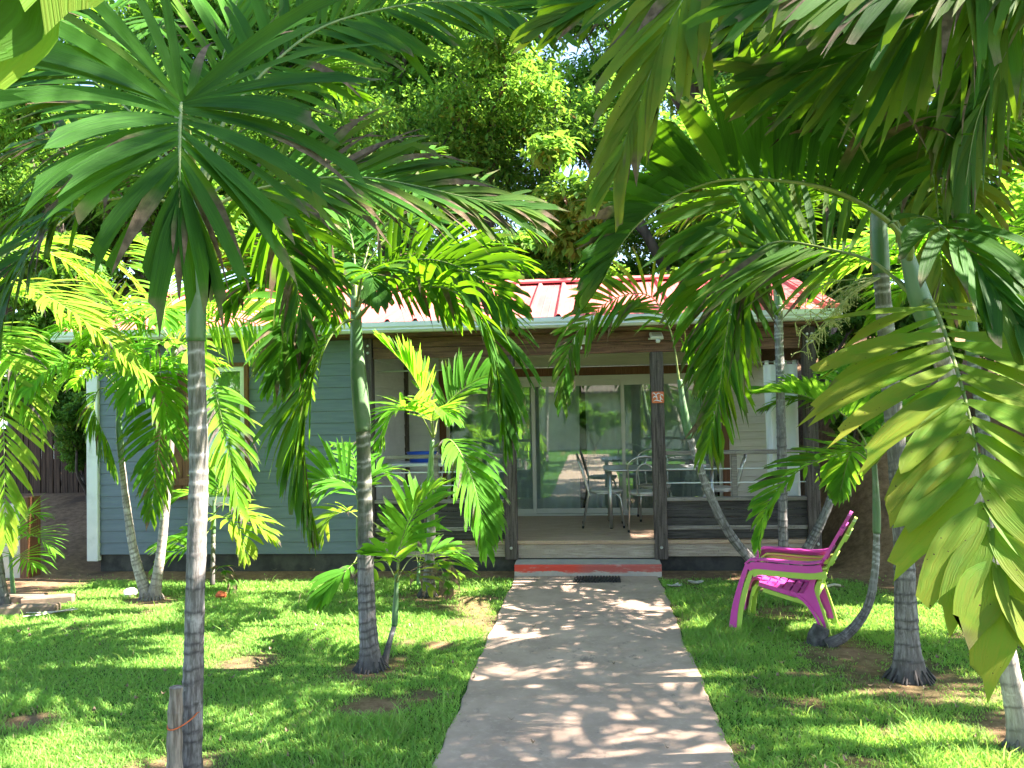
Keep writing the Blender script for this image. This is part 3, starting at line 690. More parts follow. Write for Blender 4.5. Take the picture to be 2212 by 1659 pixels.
def crown(P, c, n, L, seed, nl=26, lf=0.42, w=0.04, az0=0, lime=False, e0=(45, 80), e1=(-65, -15), skip=(), bright=.5, yel=0.0, dry=.08, rr=.009, spread=360):
    r = random.Random(seed)
    for k in range(n):
        az = az0 + spread * k / n + r.uniform(-16, 16)
        ee0 = r.uniform(*e0); ee1 = r.uniform(*e1)
        frond(P, arc(c, az, L * r.uniform(.85, 1.12), ee0, ee1, side=r.uniform(-18, 18)), nl=nl, L=lf, w=w, seed=seed * 50 + k, lime=lime, bright=bright, yel=yel, dry=dry, rr=rr, droop=r.uniform(.3, .7), vee=r.uniform(.15, .5))
YOUNG = 'young palms planted in the lawn'
PG = 'slender garden palms round the bungalow'

# P1 tall palm at the left front
B1 = v3(404, 1690, 3.85); B1.z = 0
P = palm('palm_tree', B1, 'grey ringed palm nearest the viewer on the left, tied to a wooden stake', PG)
trunk(P, [B1, v3(410, 1659, 3.85), v3(420, 1350, 3.82), v3(429, 1000, 3.8), v3(423, 735, 3.78)], .050, .040, m_trunk, 1, .5, 20, ringstep=.085, green=.5)
shaft(P, [v3(423, 737, 3.78), v3(424, 640, 3.77), v3(428, 520, 3.76), v3(427, 420, 3.75)], .045, .026)
frond(P, tr((424, 430, 3.75), (412, 330, 3.55), (394, 228, 3.2), (389, 262, 2.92), (388, 345, 2.78), (388, 450, 2.74)), nl=29, L=.76, w=.055, pet=.34, a0=94, a1=14, vee=1.3, vee1=-.5, face=.9, droop=.40, dry=.05, seed=11, rr=.022, tip=.8, bright=.15, big=True, hint=(0, .6, 1), tipL=.8)
frond(P, tr((424, 425, 3.76), (487, 259, 3.9), (610, 120, 4.0), (743, 41, 4.05), (980, 2, 4.1), (1185, 48, 4.1)), nl=32, L=.52, w=.055, pet=.24, seed=12, rr=.014, droop=.35, bright=.2, vee=.1, hint=(0, -1, .45))
frond(P, tr((428, 470, 3.76), (490, 432, 3.8), (553, 410, 3.82), (666, 387, 3.85), (785, 384, 3.9), (880, 398, 4.0), (1003, 425, 4.1), (1130, 450, 4.15)), nl=36, L=.54, w=.046, pet=.14, seed=13, rr=.014, droop=.35, dry=.38, bright=.25, yel=.12, vee=.15, a0=52, a1=12, hint=(0, -.8, .6))
frond(P, tr((424, 430, 3.75), (340, 335, 4.05), (200, 295, 4.35), (60, 310, 4.55), (-60, 400, 4.6)), nl=30, L=.52, w=.048, seed=14, dry=.38, droop=.5, bright=.25, hint=(0, -.8, .6), vee=.1)
frond(P, tr((424, 430, 3.75), (310, 270, 4.0), (160, 150, 4.2), (-20, 100, 4.3)), nl=30, L=.54, w=.05, seed=141, dry=.15, droop=.5, bright=.3, hint=(0, -.8, .6), vee=.2)
frond(P, tr((424, 440, 3.76), (330, 385, 4.0), (200, 385, 4.2), (70, 440, 4.3), (-40, 540, 4.35)), nl=30, L=.5, w=.05, seed=142, dry=.4, droop=.6, bright=.35, hint=(0, -.8, .6), vee=.1)
frond(P, tr((424, 455, 3.74), (300, 425, 3.6), (165, 455, 3.4), (60, 560, 3.2), (-5, 700, 3.1), (-25, 860, 3.05)), nl=34, L=.44, w=.045, seed=15, dry=.3, droop=.9, bright=.15, a0=65)
frond(P, tr((427, 420, 3.76), (455, 260, 3.95), (492, 80, 4.25), (540, -90, 4.7)), nl=26, L=.5, w=.05, seed=16, bright=.8, vee=.6, a0=45, droop=.2)
frond(P, tr((426, 420, 3.76), (375, 240, 4.0), (285, 90, 4.4), (170, -10, 4.9), (40, -60, 5.3)), nl=28, L=.5, w=.05, seed=17, bright=.5)
frond(P, tr((428, 450, 3.76), (490, 398, 4.0), (557, 416, 4.3), (605, 510, 4.5), (637, 594, 4.6), (652, 690, 4.65)), nl=30, L=.50, w=.046, seed=18, bright=.3, dry=.14, droop=.35, rr=.010, a0=62)
frond(P, tr((428, 430, 3.77), (520, 250, 4.1), (640, 170, 4.6), (760, 210, 5.1)), nl=24, L=.46, w=.05, seed=19, bright=.4, droop=.3)
# P2 mid-left palm
B2 = v3(802, 1447, 5.62); B2.z = 0
P = palm('palm_tree', B2, 'palm with a swollen green crownshaft left of the path, a sapling at its foot', PG)
trunk(P, [B2, v3(793, 1330, 5.63), v3(789, 1150, 5.64), v3(785, 930, 5.65)], .058, .050, m_trunk, 2, .75, 18, green=.9)
shaft(P, [v3(785, 932, 5.65), v3(776, 830, 5.65), v3(770, 740, 5.65), v3(768, 640, 5.65)], .055, .038)
frond(P, tr((770, 690, 5.63), (811, 650, 5.55), (882, 624, 5.45), (970, 625, 5.35), (1030, 680, 5.28), (1060, 745, 5.25), (1082, 830, 5.22), (1092, 930, 5.22)), nl=36, L=.58, w=.058, pet=.2, seed=21, rr=.013, dry=.16, droop=.75, bright=.45, a0=66)
frond(P, tr((768, 690, 5.63), (742, 697, 5.6), (712, 730, 5.52), (685, 790, 5.45), (665, 860, 5.42), (657, 940, 5.4), (660, 1030, 5.4), (676, 1120, 5.4)), nl=38, L=.58, w=.062, pet=.12, seed=22, rr=.012, dry=.2, droop=.7, bright=.75, sides=(1, 1), a0=60, yel=.1)
frond(P, tr((772, 650, 5.66), (795, 566, 5.8), (864, 490, 6.0), (960, 455, 6.2), (1060, 450, 6.3), (1150, 500, 6.4)), nl=30, L=.55, w=.05, seed=23, bright=.45)
frond(P, tr((766, 650, 5.66), (700, 590, 5.9), (620, 570, 6.15), (545, 600, 6.3), (500, 660, 6.4)), nl=28, L=.5, w=.052, seed=24, bright=.8)
frond(P, tr((769, 650, 5.66), (760, 520, 5.85), (720, 400, 6.2), (650, 340, 6.6)), nl=26, L=.5, w=.05, seed=25, bright=.9, a0=50, droop=.2)
frond(P, tr((769, 650, 5.66), (800, 520, 5.9), (850, 400, 6.4), (930, 330, 6.9)), nl=26, L=.5, w=.05, seed=26, bright=.8, a0=50)
frond(P, tr((772, 660, 5.64), (830, 615, 5.75), (900, 600, 5.95), (985, 618, 6.1)), nl=16, L=.5, w=.085, seed=27, bright=.95, droop=.25, a0=45)
frond(P, tr((770, 660, 5.62), (782, 600, 5.4), (800, 590, 5.1), (815, 640, 4.95)), nl=18, L=.36, w=.05, seed=28, bright=.5)
frond(P, tr((768, 680, 5.63), (720, 635, 5.45), (660, 650, 5.25), (618, 720, 5.15), (595, 810, 5.1)), nl=26, L=.46, w=.05, seed=291, bright=.6, hint=(0, -1, .4), vee=.1, droop=.4)
frond(P, tr((770, 655, 5.65), (830, 585, 5.55), (920, 560, 5.45), (1020, 590, 5.35), (1100, 660, 5.3)), nl=26, L=.46, w=.05, seed=292, bright=.6, hint=(0, -1, .4), vee=.1, droop=.4, dry=.12)
crown(P, v3(769, 660, 5.66), 5, 1.5, 29, 24, .46, .046, 20, spread=150, bright=.6)
# sapling at its foot
Bq = v3(830, 1434, 5.72); Bq.z = 0
P = palm('young_palm', Bq, 'green stemmed sapling leaning out of the foot of the crownshaft palm', YOUNG)
trunk(P, [Bq, v3(838, 1400, 5.74), v3(852, 1350, 5.78)], .020, .018, m_trunk, 31, .4, 10, ringstep=.05, roots=False)
shaft(P, [v3(852, 1352, 5.78), v3(855, 1300, 5.8), v3(857, 1240, 5.8)], .022, .014)
frond(P, tr((857, 1250, 5.8), (862, 1190, 5.8), (885, 1120, 5.75), (925, 1065, 5.7), (950, 1050, 5.7)), nl=15, L=.34, w=.040, pet=.25, seed=32, lime=True, rr=.007, bright=.7, droop=.15, vee=.35)
frond(P, tr((857, 1250, 5.8), (872, 1170, 5.95), (905, 1095, 6.1), (945, 1060, 6.3)), nl=14, L=.34, w=.042, pet=.3, seed=39, lime=True, rr=.006, bright=.5, droop=.15)
frond(P, tr((857, 1252, 5.78), (862, 1215, 5.6), (840, 1195, 5.45), (805, 1190, 5.4)), nl=8, L=.26, w=.05, pet=.45, seed=33, lime=True, rr=.006, bright=.8, droop=.2)
frond(P, tr((857, 1252, 5.8), (890, 1205, 5.9), (945, 1195, 6.0), (1000, 1215, 6.05)), nl=11, L=.30, w=.045, pet=.45, seed=34, lime=True, rr=.006, bright=.45, droop=.25)
frond(P, tr((857, 1256, 5.78), (835, 1215, 5.9), (812, 1215, 6.1), (800, 1250, 6.2)), nl=8, L=.24, w=.04, pet=.4, seed=35, lime=True, rr=.006, bright=.4, yel=.5)
frond(P, tr((857, 1258, 5.78), (880, 1240, 5.7), (905, 1245, 5.6), (925, 1270, 5.55)), nl=6, L=.22, w=.03, pet=.35, seed=36, rr=.005, dry=.8, yel=.8)
# sapling behind P2
Bq = v3(782, 1335, 6.75); Bq.z = 0
P = palm('young_palm', Bq, 'dark stemmed sapling standing just behind the crownshaft palm', YOUNG)
trunk(P, [Bq, v3(779, 1250, 6.76), v3(776, 1180, 6.78)], .022, .020, m_trunk, 41, .3, 10, ringstep=.04, roots=False)
shaft(P, [v3(776, 1182, 6.78), v3(775, 1120, 6.8), v3(776, 1060, 6.8)], .024, .014)
frond(P, tr((776, 1100, 6.8), (765, 1060, 6.85), (730, 1035, 6.8), (692, 1035, 6.7), (668, 1050, 6.65)), nl=20, L=.34, w=.036, seed=42, lime=True, rr=.007, bright=.25, droop=.3, vee=.6)
frond(P, tr((776, 1120, 6.8), (750, 1105, 6.7), (715, 1120, 6.6), (690, 1165, 6.5)), nl=14, L=.28, w=.045, seed=43, lime=True, rr=.006, bright=.6, yel=.7, dry=.2)
frond(P, tr((776, 1190, 6.78), (765, 1215, 6.6), (735, 1245, 6.45), (695, 1290, 6.35)), nl=9, L=.34, w=.05, pet=.4, seed=44, lime=True, rr=.006, bright=.35, a0=35, a1=14)
frond(P, tr((776, 1080, 6.8), (795, 1035, 6.9), (825, 1020, 7.0), (850, 1050, 7.05)), nl=14, L=.28, w=.036, seed=45, lime=True, rr=.006)
frond(P, tr((776, 1080, 6.8), (772, 1020, 6.95), (760, 975, 7.1), (740, 960, 7.3)), nl=14, L=.28, w=.036, seed=46, lime=True, rr=.006)
# P3 bright young palm before the porch
B3 = v3(926, 1287, 7.88); B3.z = 0
P = palm('palm_tree', B3, 'young palm with glowing lime fronds before the left half of the porch, bulging foot', PG)
trunk(P, [B3, v3(928, 1210, 7.88), v3(931, 1160, 7.88), v3(931, 1085, 7.88)], .050, .036, m_trunk, 3, .75, 14, green=.9, ringstep=.06)
shaft(P, [v3(931, 1087, 7.88), v3(930, 1020, 7.88), v3(934, 950, 7.88)], .036, .022)
frond(P, tr((937, 940, 7.88), (917, 865, 7.85), (880, 795, 7.78), (826, 740, 7.7)), nl=26, L=.36, w=.040, pet=.25, seed=51, lime=True, bright=.9, droop=.05, vee=.75, a0=50, rr=.009)
frond(P, tr((938, 940, 7.9), (950, 893, 7.98), (985, 852, 8.05), (1035, 822, 8.1), (1075, 812, 8.12)), nl=26, L=.42, w=.046, pet=.16, seed=52, lime=True, bright=.6, droop=.25, vee=.55, rr=.009, a0=75)
frond(P, tr((935, 945, 7.88), (905, 893, 7.7), (866, 880, 7.5), (835, 912, 7.4), (822, 960, 7.35)), nl=20, L=.34, w=.046, pet=.3, seed=53, lime=True, bright=.95, droop=.35, rr=.009, dry=.1)
frond(P, tr((938, 965, 7.86), (972, 950, 7.65), (1008, 1005, 7.45), (1035, 1090, 7.35), (1048, 1180, 7.32)), nl=28, L=.44, w=.055, pet=.2, seed=54, lime=True, bright=.55, droop=.8, dry=.14, rr=.010, a0=55)
frond(P, tr((937, 945, 7.86), (935, 895, 7.6), (948, 882, 7.4), (975, 905, 7.25)), nl=20, L=.32, w=.040, pet=.3, seed=55, lime=True, bright=.75, droop=.55, rr=.008)
bq = MB(); 
fr = frond(P, tr((930, 1215, 7.83), (945, 1218, 7.7), (958, 1240, 7.62), (965, 1275, 7.6)), nl=5, L=.26, w=.06, pet=.3, seed=58, dry=1.0, droop=1.0, rr=.006)
Bq = v3(905, 1262, 8.3); Bq.z = 0
P = palm('young_palm', Bq, 'low spreading palm seedling by the foundation behind the bulging palm foot', YOUNG)
shaft(P, [Bq, v3(904, 1240, 8.3), v3(905, 1215, 8.3)], .02, .012)
for k, q in enumerate([((905, 1225, 8.3), (930, 1190, 8.25), (970, 1190, 8.2), (1005, 1215, 8.15)), ((905, 1225, 8.3), (915, 1165, 8.35), (935, 1130, 8.4)), ((905, 1225, 8.3), (890, 1170, 8.4), (860, 1150, 8.5)), ((905, 1225, 8.3), (925, 1215, 8.1), (955, 1222, 8.0), (985, 1240, 7.95))]):
    frond(P, tr(*q), nl=9, L=.28, w=.045, pet=.35, seed=500 + k, lime=True, rr=.006, bright=.45, yel=(.6 if k == 3 else 0))
# P4/P5 twins
for nm, pts, sh, lab in (('a', [(320, 1293, 7.67), (292, 1205, 7.66), (272, 1080, 7.65), (262, 985, 7.65)], [(262, 987, 7.65), (257, 920, 7.65), (256, 850, 7.65)], 'left stem of the pair of pale leaning palms before the blue wall'),
                         ('b', [(332, 1293, 7.67), (350, 1170, 7.66), (366, 1000, 7.65), (374, 850, 7.65)], [(374, 852, 7.65), (376, 800, 7.65), (378, 745, 7.65)], 'right stem of the pair of pale leaning palms before the blue wall')):
    q = tr(*pts); q[0].z = 0
    P = palm('palm_tree', q[0], lab, PG)
    trunk(P, q, .050, .026, m_trunk_pale, 61 if nm == 'a' else 62, .55, 14, ringstep=.05, ringamp=.03)
    shaft(P, tr(*sh), .030, .022)
    if nm == 'a':
        c = v3(256, 845, 7.65)
        for k, q in enumerate([((256, 845, 7.65), (225, 790, 7.5), (170, 790, 7.3), (125, 850, 7.2), (100, 930, 7.15)), ((256, 850, 7.65), (215, 840, 7.6), (205, 890, 7.55), (235, 960, 7.5), (250, 1010, 7.5)),
                               ((256, 845, 7.65), (262, 760, 7.8), (240, 660, 8.1), (190, 600, 8.4)), ((256, 845, 7.65), (300, 770, 7.7), (330, 700, 7.9), (390, 680, 8.2)), ((256, 850, 7.65), (300, 800, 7.4), (345, 840, 7.25), (365, 920, 7.2))]):
            frond(P, tr(*q), nl=26, L=.40, w=.042, seed=610 + k, bright=.6, yel=.15, dry=.1, droop=.6, lime=k != 1, rr=.009)
        crown(P, c, 4, 1.2, 63, 24, .40, .04, 60, lime=True, bright=.8)
    else:
        c = v3(378, 745, 7.65)
        for k, q in enumerate([((380, 745, 7.64), (420, 742, 7.5), (452, 805, 7.35), (478, 900, 7.25), (497, 985, 7.2), (515, 1090, 7.2)), ((378, 750, 7.64), (366, 790, 7.5), (353, 880, 7.4), (338, 1000, 7.35), (326, 1110, 7.35)),
                               ((378, 745, 7.65), (330, 690, 7.6), (260, 680, 7.5), (195, 730, 7.4), (150, 800, 7.35)), ((378, 745, 7.65), (372, 660, 7.8), (350, 570, 8.1), (300, 510, 8.5)), ((380, 745, 7.65), (440, 670, 7.8), (520, 650, 8.0), (590, 690, 8.2), (640, 760, 8.25)),
                               ((378, 748, 7.64), (345, 740, 7.4), (300, 790, 7.2), (275, 870, 7.1))]):
            frond(P, tr(*q), nl=28, L=.40, w=.042, seed=640 + k, pet=.42 if k == 0 else .2, bright=.8, yel=.25 if k in (0, 2) else .05, dry=.22 if k == 0 else .08, droop=.6, lime=k != 1, rr=.009)
        frond(P, tr((380, 745, 7.6), (450, 698, 7.5), (530, 690, 7.4), (610, 740, 7.3), (655, 830, 7.25)), nl=28, L=.46, w=.046, seed=651, bright=.9, yel=.2, lime=True, droop=.45, hint=(0, -1, .4), vee=.1)
        frond(P, tr((378, 750, 7.6), (395, 740, 7.45), (420, 765, 7.3), (440, 810, 7.2)), nl=7, L=.34, w=.07, seed=650, bright=1, yel=.5, lime=True, droop=.6)
        crown(P, c, 4, 1.25, 65, 24, .42, .042, 20, lime=True, bright=.8)
# P6 small one behind P1
B6 = v3(459, 1262, 8.35); B6.z = 0
P = palm('young_palm', B6, 'short young palm with yellowing low fronds behind the staked palm', YOUNG)
trunk(P, [B6, v3(460, 1200, 8.35), v3(461, 1150, 8.35)], .022, .02, m_trunk, 71, .2, 10, roots=False, green=.8)
shaft(P, [v3(461, 1152, 8.35), v3(462, 1110, 8.35), v3(462, 1080, 8.35)], .022, .014)
for k, q in enumerate([((462, 1110, 8.35), (490, 1090, 8.25), (540, 1120, 8.15), (590, 1165, 8.1)), ((462, 1115, 8.35), (440, 1130, 8.3), (395, 1160, 8.25), (335, 1182, 8.2)), ((462, 1130, 8.35), (430, 1170, 8.2), (380, 1190, 8.1), (340, 1225, 8.05)),
                       ((462, 1100, 8.35), (430, 1070, 8.35), (395, 1070, 8.3), (370, 1090, 8.3)), ((462, 1100, 8.35), (475, 1040, 8.45), (500, 1010, 8.6)), ((462, 1120, 8.35), (490, 1120, 8.1), (520, 1150, 8.0), (530, 1200, 7.95))]):
    frond(P, tr(*q), nl=16, L=.32, w=.042, pet=.28, seed=720 + k, lime=True, bright=.6, yel=.75 if k in (0, 5) else .15, dry=.2 if k == 0 else .05, rr=.007, droop=.5)
frond(P, tr((462, 1240, 8.3), (475, 1225, 8.1), (490, 1240, 8.0), (500, 1275, 7.97)), nl=5, L=.24, w=.05, pet=.3, seed=730, dry=1.0, droop=1.0, rr=.005)
# P8 left edge palm
B8 = v3(8, 1318, 7.25); B8.z = 0
P = palm('palm_tree', B8, 'palm half out of view at the left edge, yellow fronds hanging over the block edging', PG)
trunk(P, [B8, v3(-4, 1240, 7.25), v3(-30, 1050, 7.2), v3(-40, 800, 7.2)], .055, .045, m_trunk, 81, .6, 14)
shaft(P, [v3(-40, 802, 7.2), v3(-42, 720, 7.2), v3(-42, 650, 7.2)], .05, .03)
for k, q in enumerate([((-42, 680, 7.2), (10, 620, 7.0), (100, 640, 6.8), (210, 715, 6.7), (300, 800, 6.65)), ((-42, 690, 7.2), (-20, 690, 6.9), (0, 780, 6.6), (8, 920, 6.5), (10, 1060, 6.5), (12, 1160, 6.5)), ((-42, 670, 7.2), (0, 560, 7.3), (80, 540, 7.5), (180, 590, 7.7), (260, 680, 7.8)),
                       ((-42, 670, 7.2), (20, 560, 7.8), (110, 520, 8.5), (230, 560, 9.0), (320, 640, 9.3)), ((-42, 700, 7.2), (-10, 720, 6.9), (40, 800, 6.7), (70, 900, 6.65)), ((-42, 680, 7.2), (40, 640, 7.4), (140, 690, 7.5), (200, 780, 7.5))]):
    frond(P, tr(*q), nl=30, L=.46, w=.044, seed=820 + k, lime=True, bright=.7, yel=.75 if k in (1, 0) else .2, droop=.55, dry=.06, rr=.010)
Bq = v3(30, 1290, 7.6); Bq.z = 0
P = palm('young_palm', Bq, 'low fan of thin leaves beside the block edging at the left edge', YOUNG)
shaft(P, [Bq, v3(26, 1250, 7.6), v3(22, 1200, 7.6)], .02, .014)
for k, q in enumerate([((22, 1205, 7.6), (40, 1165, 7.5), (80, 1160, 7.4), (115, 1190, 7.35)), ((22, 1205, 7.6), (35, 1140, 7.6), (60, 1110, 7.6), (90, 1115, 7.6)), ((22, 1205, 7.6), (10, 1140, 7.6), (-15, 1120, 7.6)), ((22, 1210, 7.6), (45, 1200, 7.4), (75, 1225, 7.3))]):
    frond(P, tr(*q), nl=18, L=.34, w=.018, pet=.25, seed=850 + k, lime=True, bright=.8, tip=.15, droop=.5, rr=.006)
# near palm, just left of the viewer
B0 = Vector((-1.75, 0.75, 0))
P = palm('palm_tree', B0, 'palm beside the viewer, only a broad hanging leaf tip seen in the top left corner', PG)
trunk(P, [B0, Vector((-1.76, .76, 1.3)), Vector((-1.78, .75, 2.1))], .06, .05, m_trunk, 91, .6, 16)
shaft(P, [Vector((-1.78, .75, 2.1)), Vector((-1.78, .75, 2.5)), Vector((-1.76, .75, 2.75))], .055, .03)
frond(P, [Vector((-1.76, .75, 2.72)), Vector((-1.45, .80, 3.05))] + tr((130, -900, .80), (190, -430, .78), (120, -210, .76), (40, -80, .75)), nl=12, big=True, L=.36, w=.10, pet=.3, seed=92, bright=.7, yel=.15, droop=.5, rr=.012, a0=55, a1=8, tip=.5, dry=0, ragged=0)
crown(P, Vector((-1.76, .75, 2.72)), 6, 1.6, 93, 24, .5, .05, 100, spread=260)
# ---- right side
# P13 leaning near palm
B13 = v3(2212, 1612, 4.45); B13.z = 0
P = palm('palm_tree', B13, 'leaning palm at the right front whose huge spotted frond hangs before the viewer', PG)
trunk(P, [B13, v3(2180, 1450, 4.43), v3(2130, 1180, 4.38), v3(2085, 960, 4.32), v3(2035, 780, 4.27), v3(2008, 700, 4.25)], .052, .042, m_trunk_pale, 101, .6, 18, ringamp=.03)
shaft(P, [v3(2008, 702, 4.25), v3(1985, 640, 4.22), v3(1962, 560, 4.2), v3(1945, 490, 4.18)], .052, .026)
frond(P, tr((1962, 540, 4.18), (1930, 490, 4.1), (1876, 449, 4.0), (1788, 408, 3.9), (1668, 389, 3.82), (1545, 392, 3.75), (1440, 435, 3.7), (1355, 510, 3.65), (1300, 610, 3.62)), nl=44, L=.54, w=.072, pet=.12, seed=102, rr=.016, droop=.06, bright=.15, vee=.85, a0=92, a1=26, tip=.6)
frond(P, tr((1955, 530, 4.2), (1920, 430, 4.3), (1885, 290, 4.45), (1850, 110, 4.7), (1790, -50, 5.0)), nl=28, L=.5, w=.055, pet=.35, seed=103, rr=.014, bright=.3, a0=55)
frond(P, tr((1975, 640, 4.22), (1925, 595, 4.28), (1876, 561, 4.35), (1788, 538, 4.5), (1690, 522, 4.62), (1633, 545, 4.72), (1592, 620, 4.78), (1570, 720, 4.82), (1556, 830, 4.85), (1535, 950, 4.85)), nl=44, L=.58, w=.052, pet=.20, seed=104, rr=.013, droop=.22, dry=.2, bright=.5, a0=62, a1=34, yel=.15, hint=(0, -1, .3), vee=.1)
frond(P, tr((2000, 650, 4.2), (2018, 662, 4.0), (2050, 745, 3.55), (2082, 850, 3.15), (2105, 950, 2.9), (2128, 1080, 2.68), (2148, 1200, 2.55), (2168, 1300, 2.48)), nl=19, L=.68, w=.118, pet=.08, a0=70, a1=22, vee=-.02, seed=105, big=True, rr=.013, droop=.22, bright=.9, yel=.8, spot=.17, dry=0, tip=.42, ragged=.1)
frond(P, tr((1965, 560, 4.15), (1985, 470, 3.9), (2060, 510, 3.5), (2130, 600, 3.3), (2200, 700, 3.2)), nl=12, L=.5, w=.06, pet=.35, seed=107, bright=.2, a0=40, a1=15)
frond(P, tr((1955, 530, 4.2), (1900, 400, 4.0), (1850, 300, 3.7), (1800, 240, 3.4)), nl=20, L=.5, w=.055, pet=.3, seed=108, bright=.2)
# P12 tall palm behind it
B12 = v3(1965, 1463, 5.55); B12.z = 0
P = palm('palm_tree', B12, 'tall palm right of the magenta chair with a flared foot and a flower spray', PG)
trunk(P, [B12, v3(1957, 1330, 5.55), v3(1950, 1150, 5.54), v3(1930, 900, 5.52), v3(1908, 650, 5.5), v3(1903, 590, 5.5)], .066, .050, m_trunk, 111, 1.0, 18, green=.5)
shaft(P, [v3(1903, 592, 5.5), v3(1898, 500, 5.5), v3(1894, 400, 5.5), v3(1890, 310, 5.5)], .055, .03)
C12 = v3(1890, 330, 5.5)
for k, q in enumerate([((1890, 330, 5.5), (1900, 250, 5.3), (1960, 220, 5.1), (2030, 300, 5.0), (2060, 430, 4.95), (2055, 560, 4.95)), ((1890, 340, 5.5), (1850, 250, 5.4), (1760, 200, 5.3), (1650, 240, 5.2), (1560, 330, 5.15)), ((1890, 330, 5.5), (1880, 200, 5.5), (1840, 60, 5.6), (1760, -60, 5.8)),
                       ((1890, 330, 5.5), (1930, 180, 5.6), (2010, 60, 5.7), (2130, 30, 5.8)), ((1890, 330, 5.5), (1960, 260, 5.8), (2070, 260, 6.2), (2180, 340, 6.5)), ((1890, 340, 5.5), (1840, 290, 5.9), (1740, 280, 6.4), (1640, 340, 6.7)), ((1890, 335, 5.5), (1940, 300, 5.2), (2010, 370, 4.9), (2030, 520, 4.8), (2035, 650, 4.8))]):
    frond(P, tr(*q), nl=32, L=.5, w=.05, seed=1120 + k, bright=.6 if k in (0, 6) else .35, yel=.75 if k in (0, 6) else .08, spot=.12 if k in (0, 6) else 0, droop=.7, dry=.12, rr=.013)
frond(P, tr((1890, 340, 5.5), (1800, 290, 5.4), (1700, 320, 5.3), (1610, 420, 5.25), (1568, 550, 5.2), (1552, 690, 5.2), (1545, 800, 5.2)), nl=38, L=.56, w=.052, pet=.3, seed=1140, bright=.45, droop=.3, dry=.12, a0=62, a1=30, hint=(0, -1, .3), vee=.1, rr=.012)
b = MB(); r = random.Random(5); c0 = v3(1900, 600, 5.45)
for k in range(9):
    e = v3(1720 + r.uniform(-40, 90), 690 + r.uniform(-50, 70), 5.3 + r.uniform(-.25, .25)); mid = c0.lerp(e, .5) + Vector((0, 0, .06)); q, _ = smooth_path([c0, mid, e], 12); b.tube(q, [.006 * (1 - i / 14) for i in range(12)], 5)
    for j in range(4, 12):
        for s in range(2):
            d = Vector((r.uniform(-1, 1), r.uniform(-1, 1), r.uniform(-1.2, .3))).normalized() * r.uniform(.05, .13); b.tube([q[j], q[j] + d * .6, q[j] + d + Vector((0, 0, -.02))], [.003, .0025, .0015], 4)
            for z in range(3):
                cc = q[j] + d * (.4 + .3 * z); b.tube([cc - Vector((0, 0, .005)), cc, cc + Vector((0, 0, .005))], [.002, .0055, .002], 5)
part('flower_stalk', b, m_flower, P)
# P14 curved sapling
B14 = v3(1785, 1395, 6.28); B14.z = 0
P = palm('young_palm', B14, 'curved thin palm growing sideways out of the lawn behind the chair back', YOUNG)
trunk(P, [B14, v3(1830, 1370, 6.26), v3(1872, 1315, 6.25), v3(1890, 1235, 6.25), v3(1894, 1150, 6.25)], 0.034, .024, m_trunk, 121, .4, 14, ringstep=.045, roots=False, green=.5)
shaft(P, [v3(1894, 1152, 6.25), v3(1893, 1080, 6.25), v3(1888, 990, 6.25)], .028, .018)
for k, q in enumerate([((1886, 1000, 6.25), (1858, 935, 6.2), (1814, 890, 6.1), (1737, 855, 6.0), (1680, 848, 5.95), (1628, 850, 5.95)), ((1886, 1005, 6.25), (1845, 975, 6.1), (1799, 985, 5.95), (1747, 1004, 5.85), (1705, 1033, 5.8), (1672, 1070, 5.77), (1652, 1110, 5.75), (1640, 1170, 5.75)),
                       ((1888, 1000, 6.25), (1905, 920, 6.3), (1950, 870, 6.4), (2010, 880, 6.5)), ((1888, 1000, 6.25), (1880, 900, 6.4), (1850, 820, 6.7), (1800, 790, 6.9)), ((1888, 1005, 6.25), (1930, 960, 6.1), (1985, 1000, 5.95), (2010, 1090, 5.9)), ((1886, 1005, 6.25), (1860, 960, 6.4), (1835, 985, 6.6), (1815, 1060, 6.7))]):
    frond(P, tr(*q), nl=24, L=.30, w=.046, pet=.22, seed=1220 + k, lime=True, bright=.4 if k < 2 else .5, droop=.25, rr=.009, vee=.7 if k == 0 else .35, a0=60)
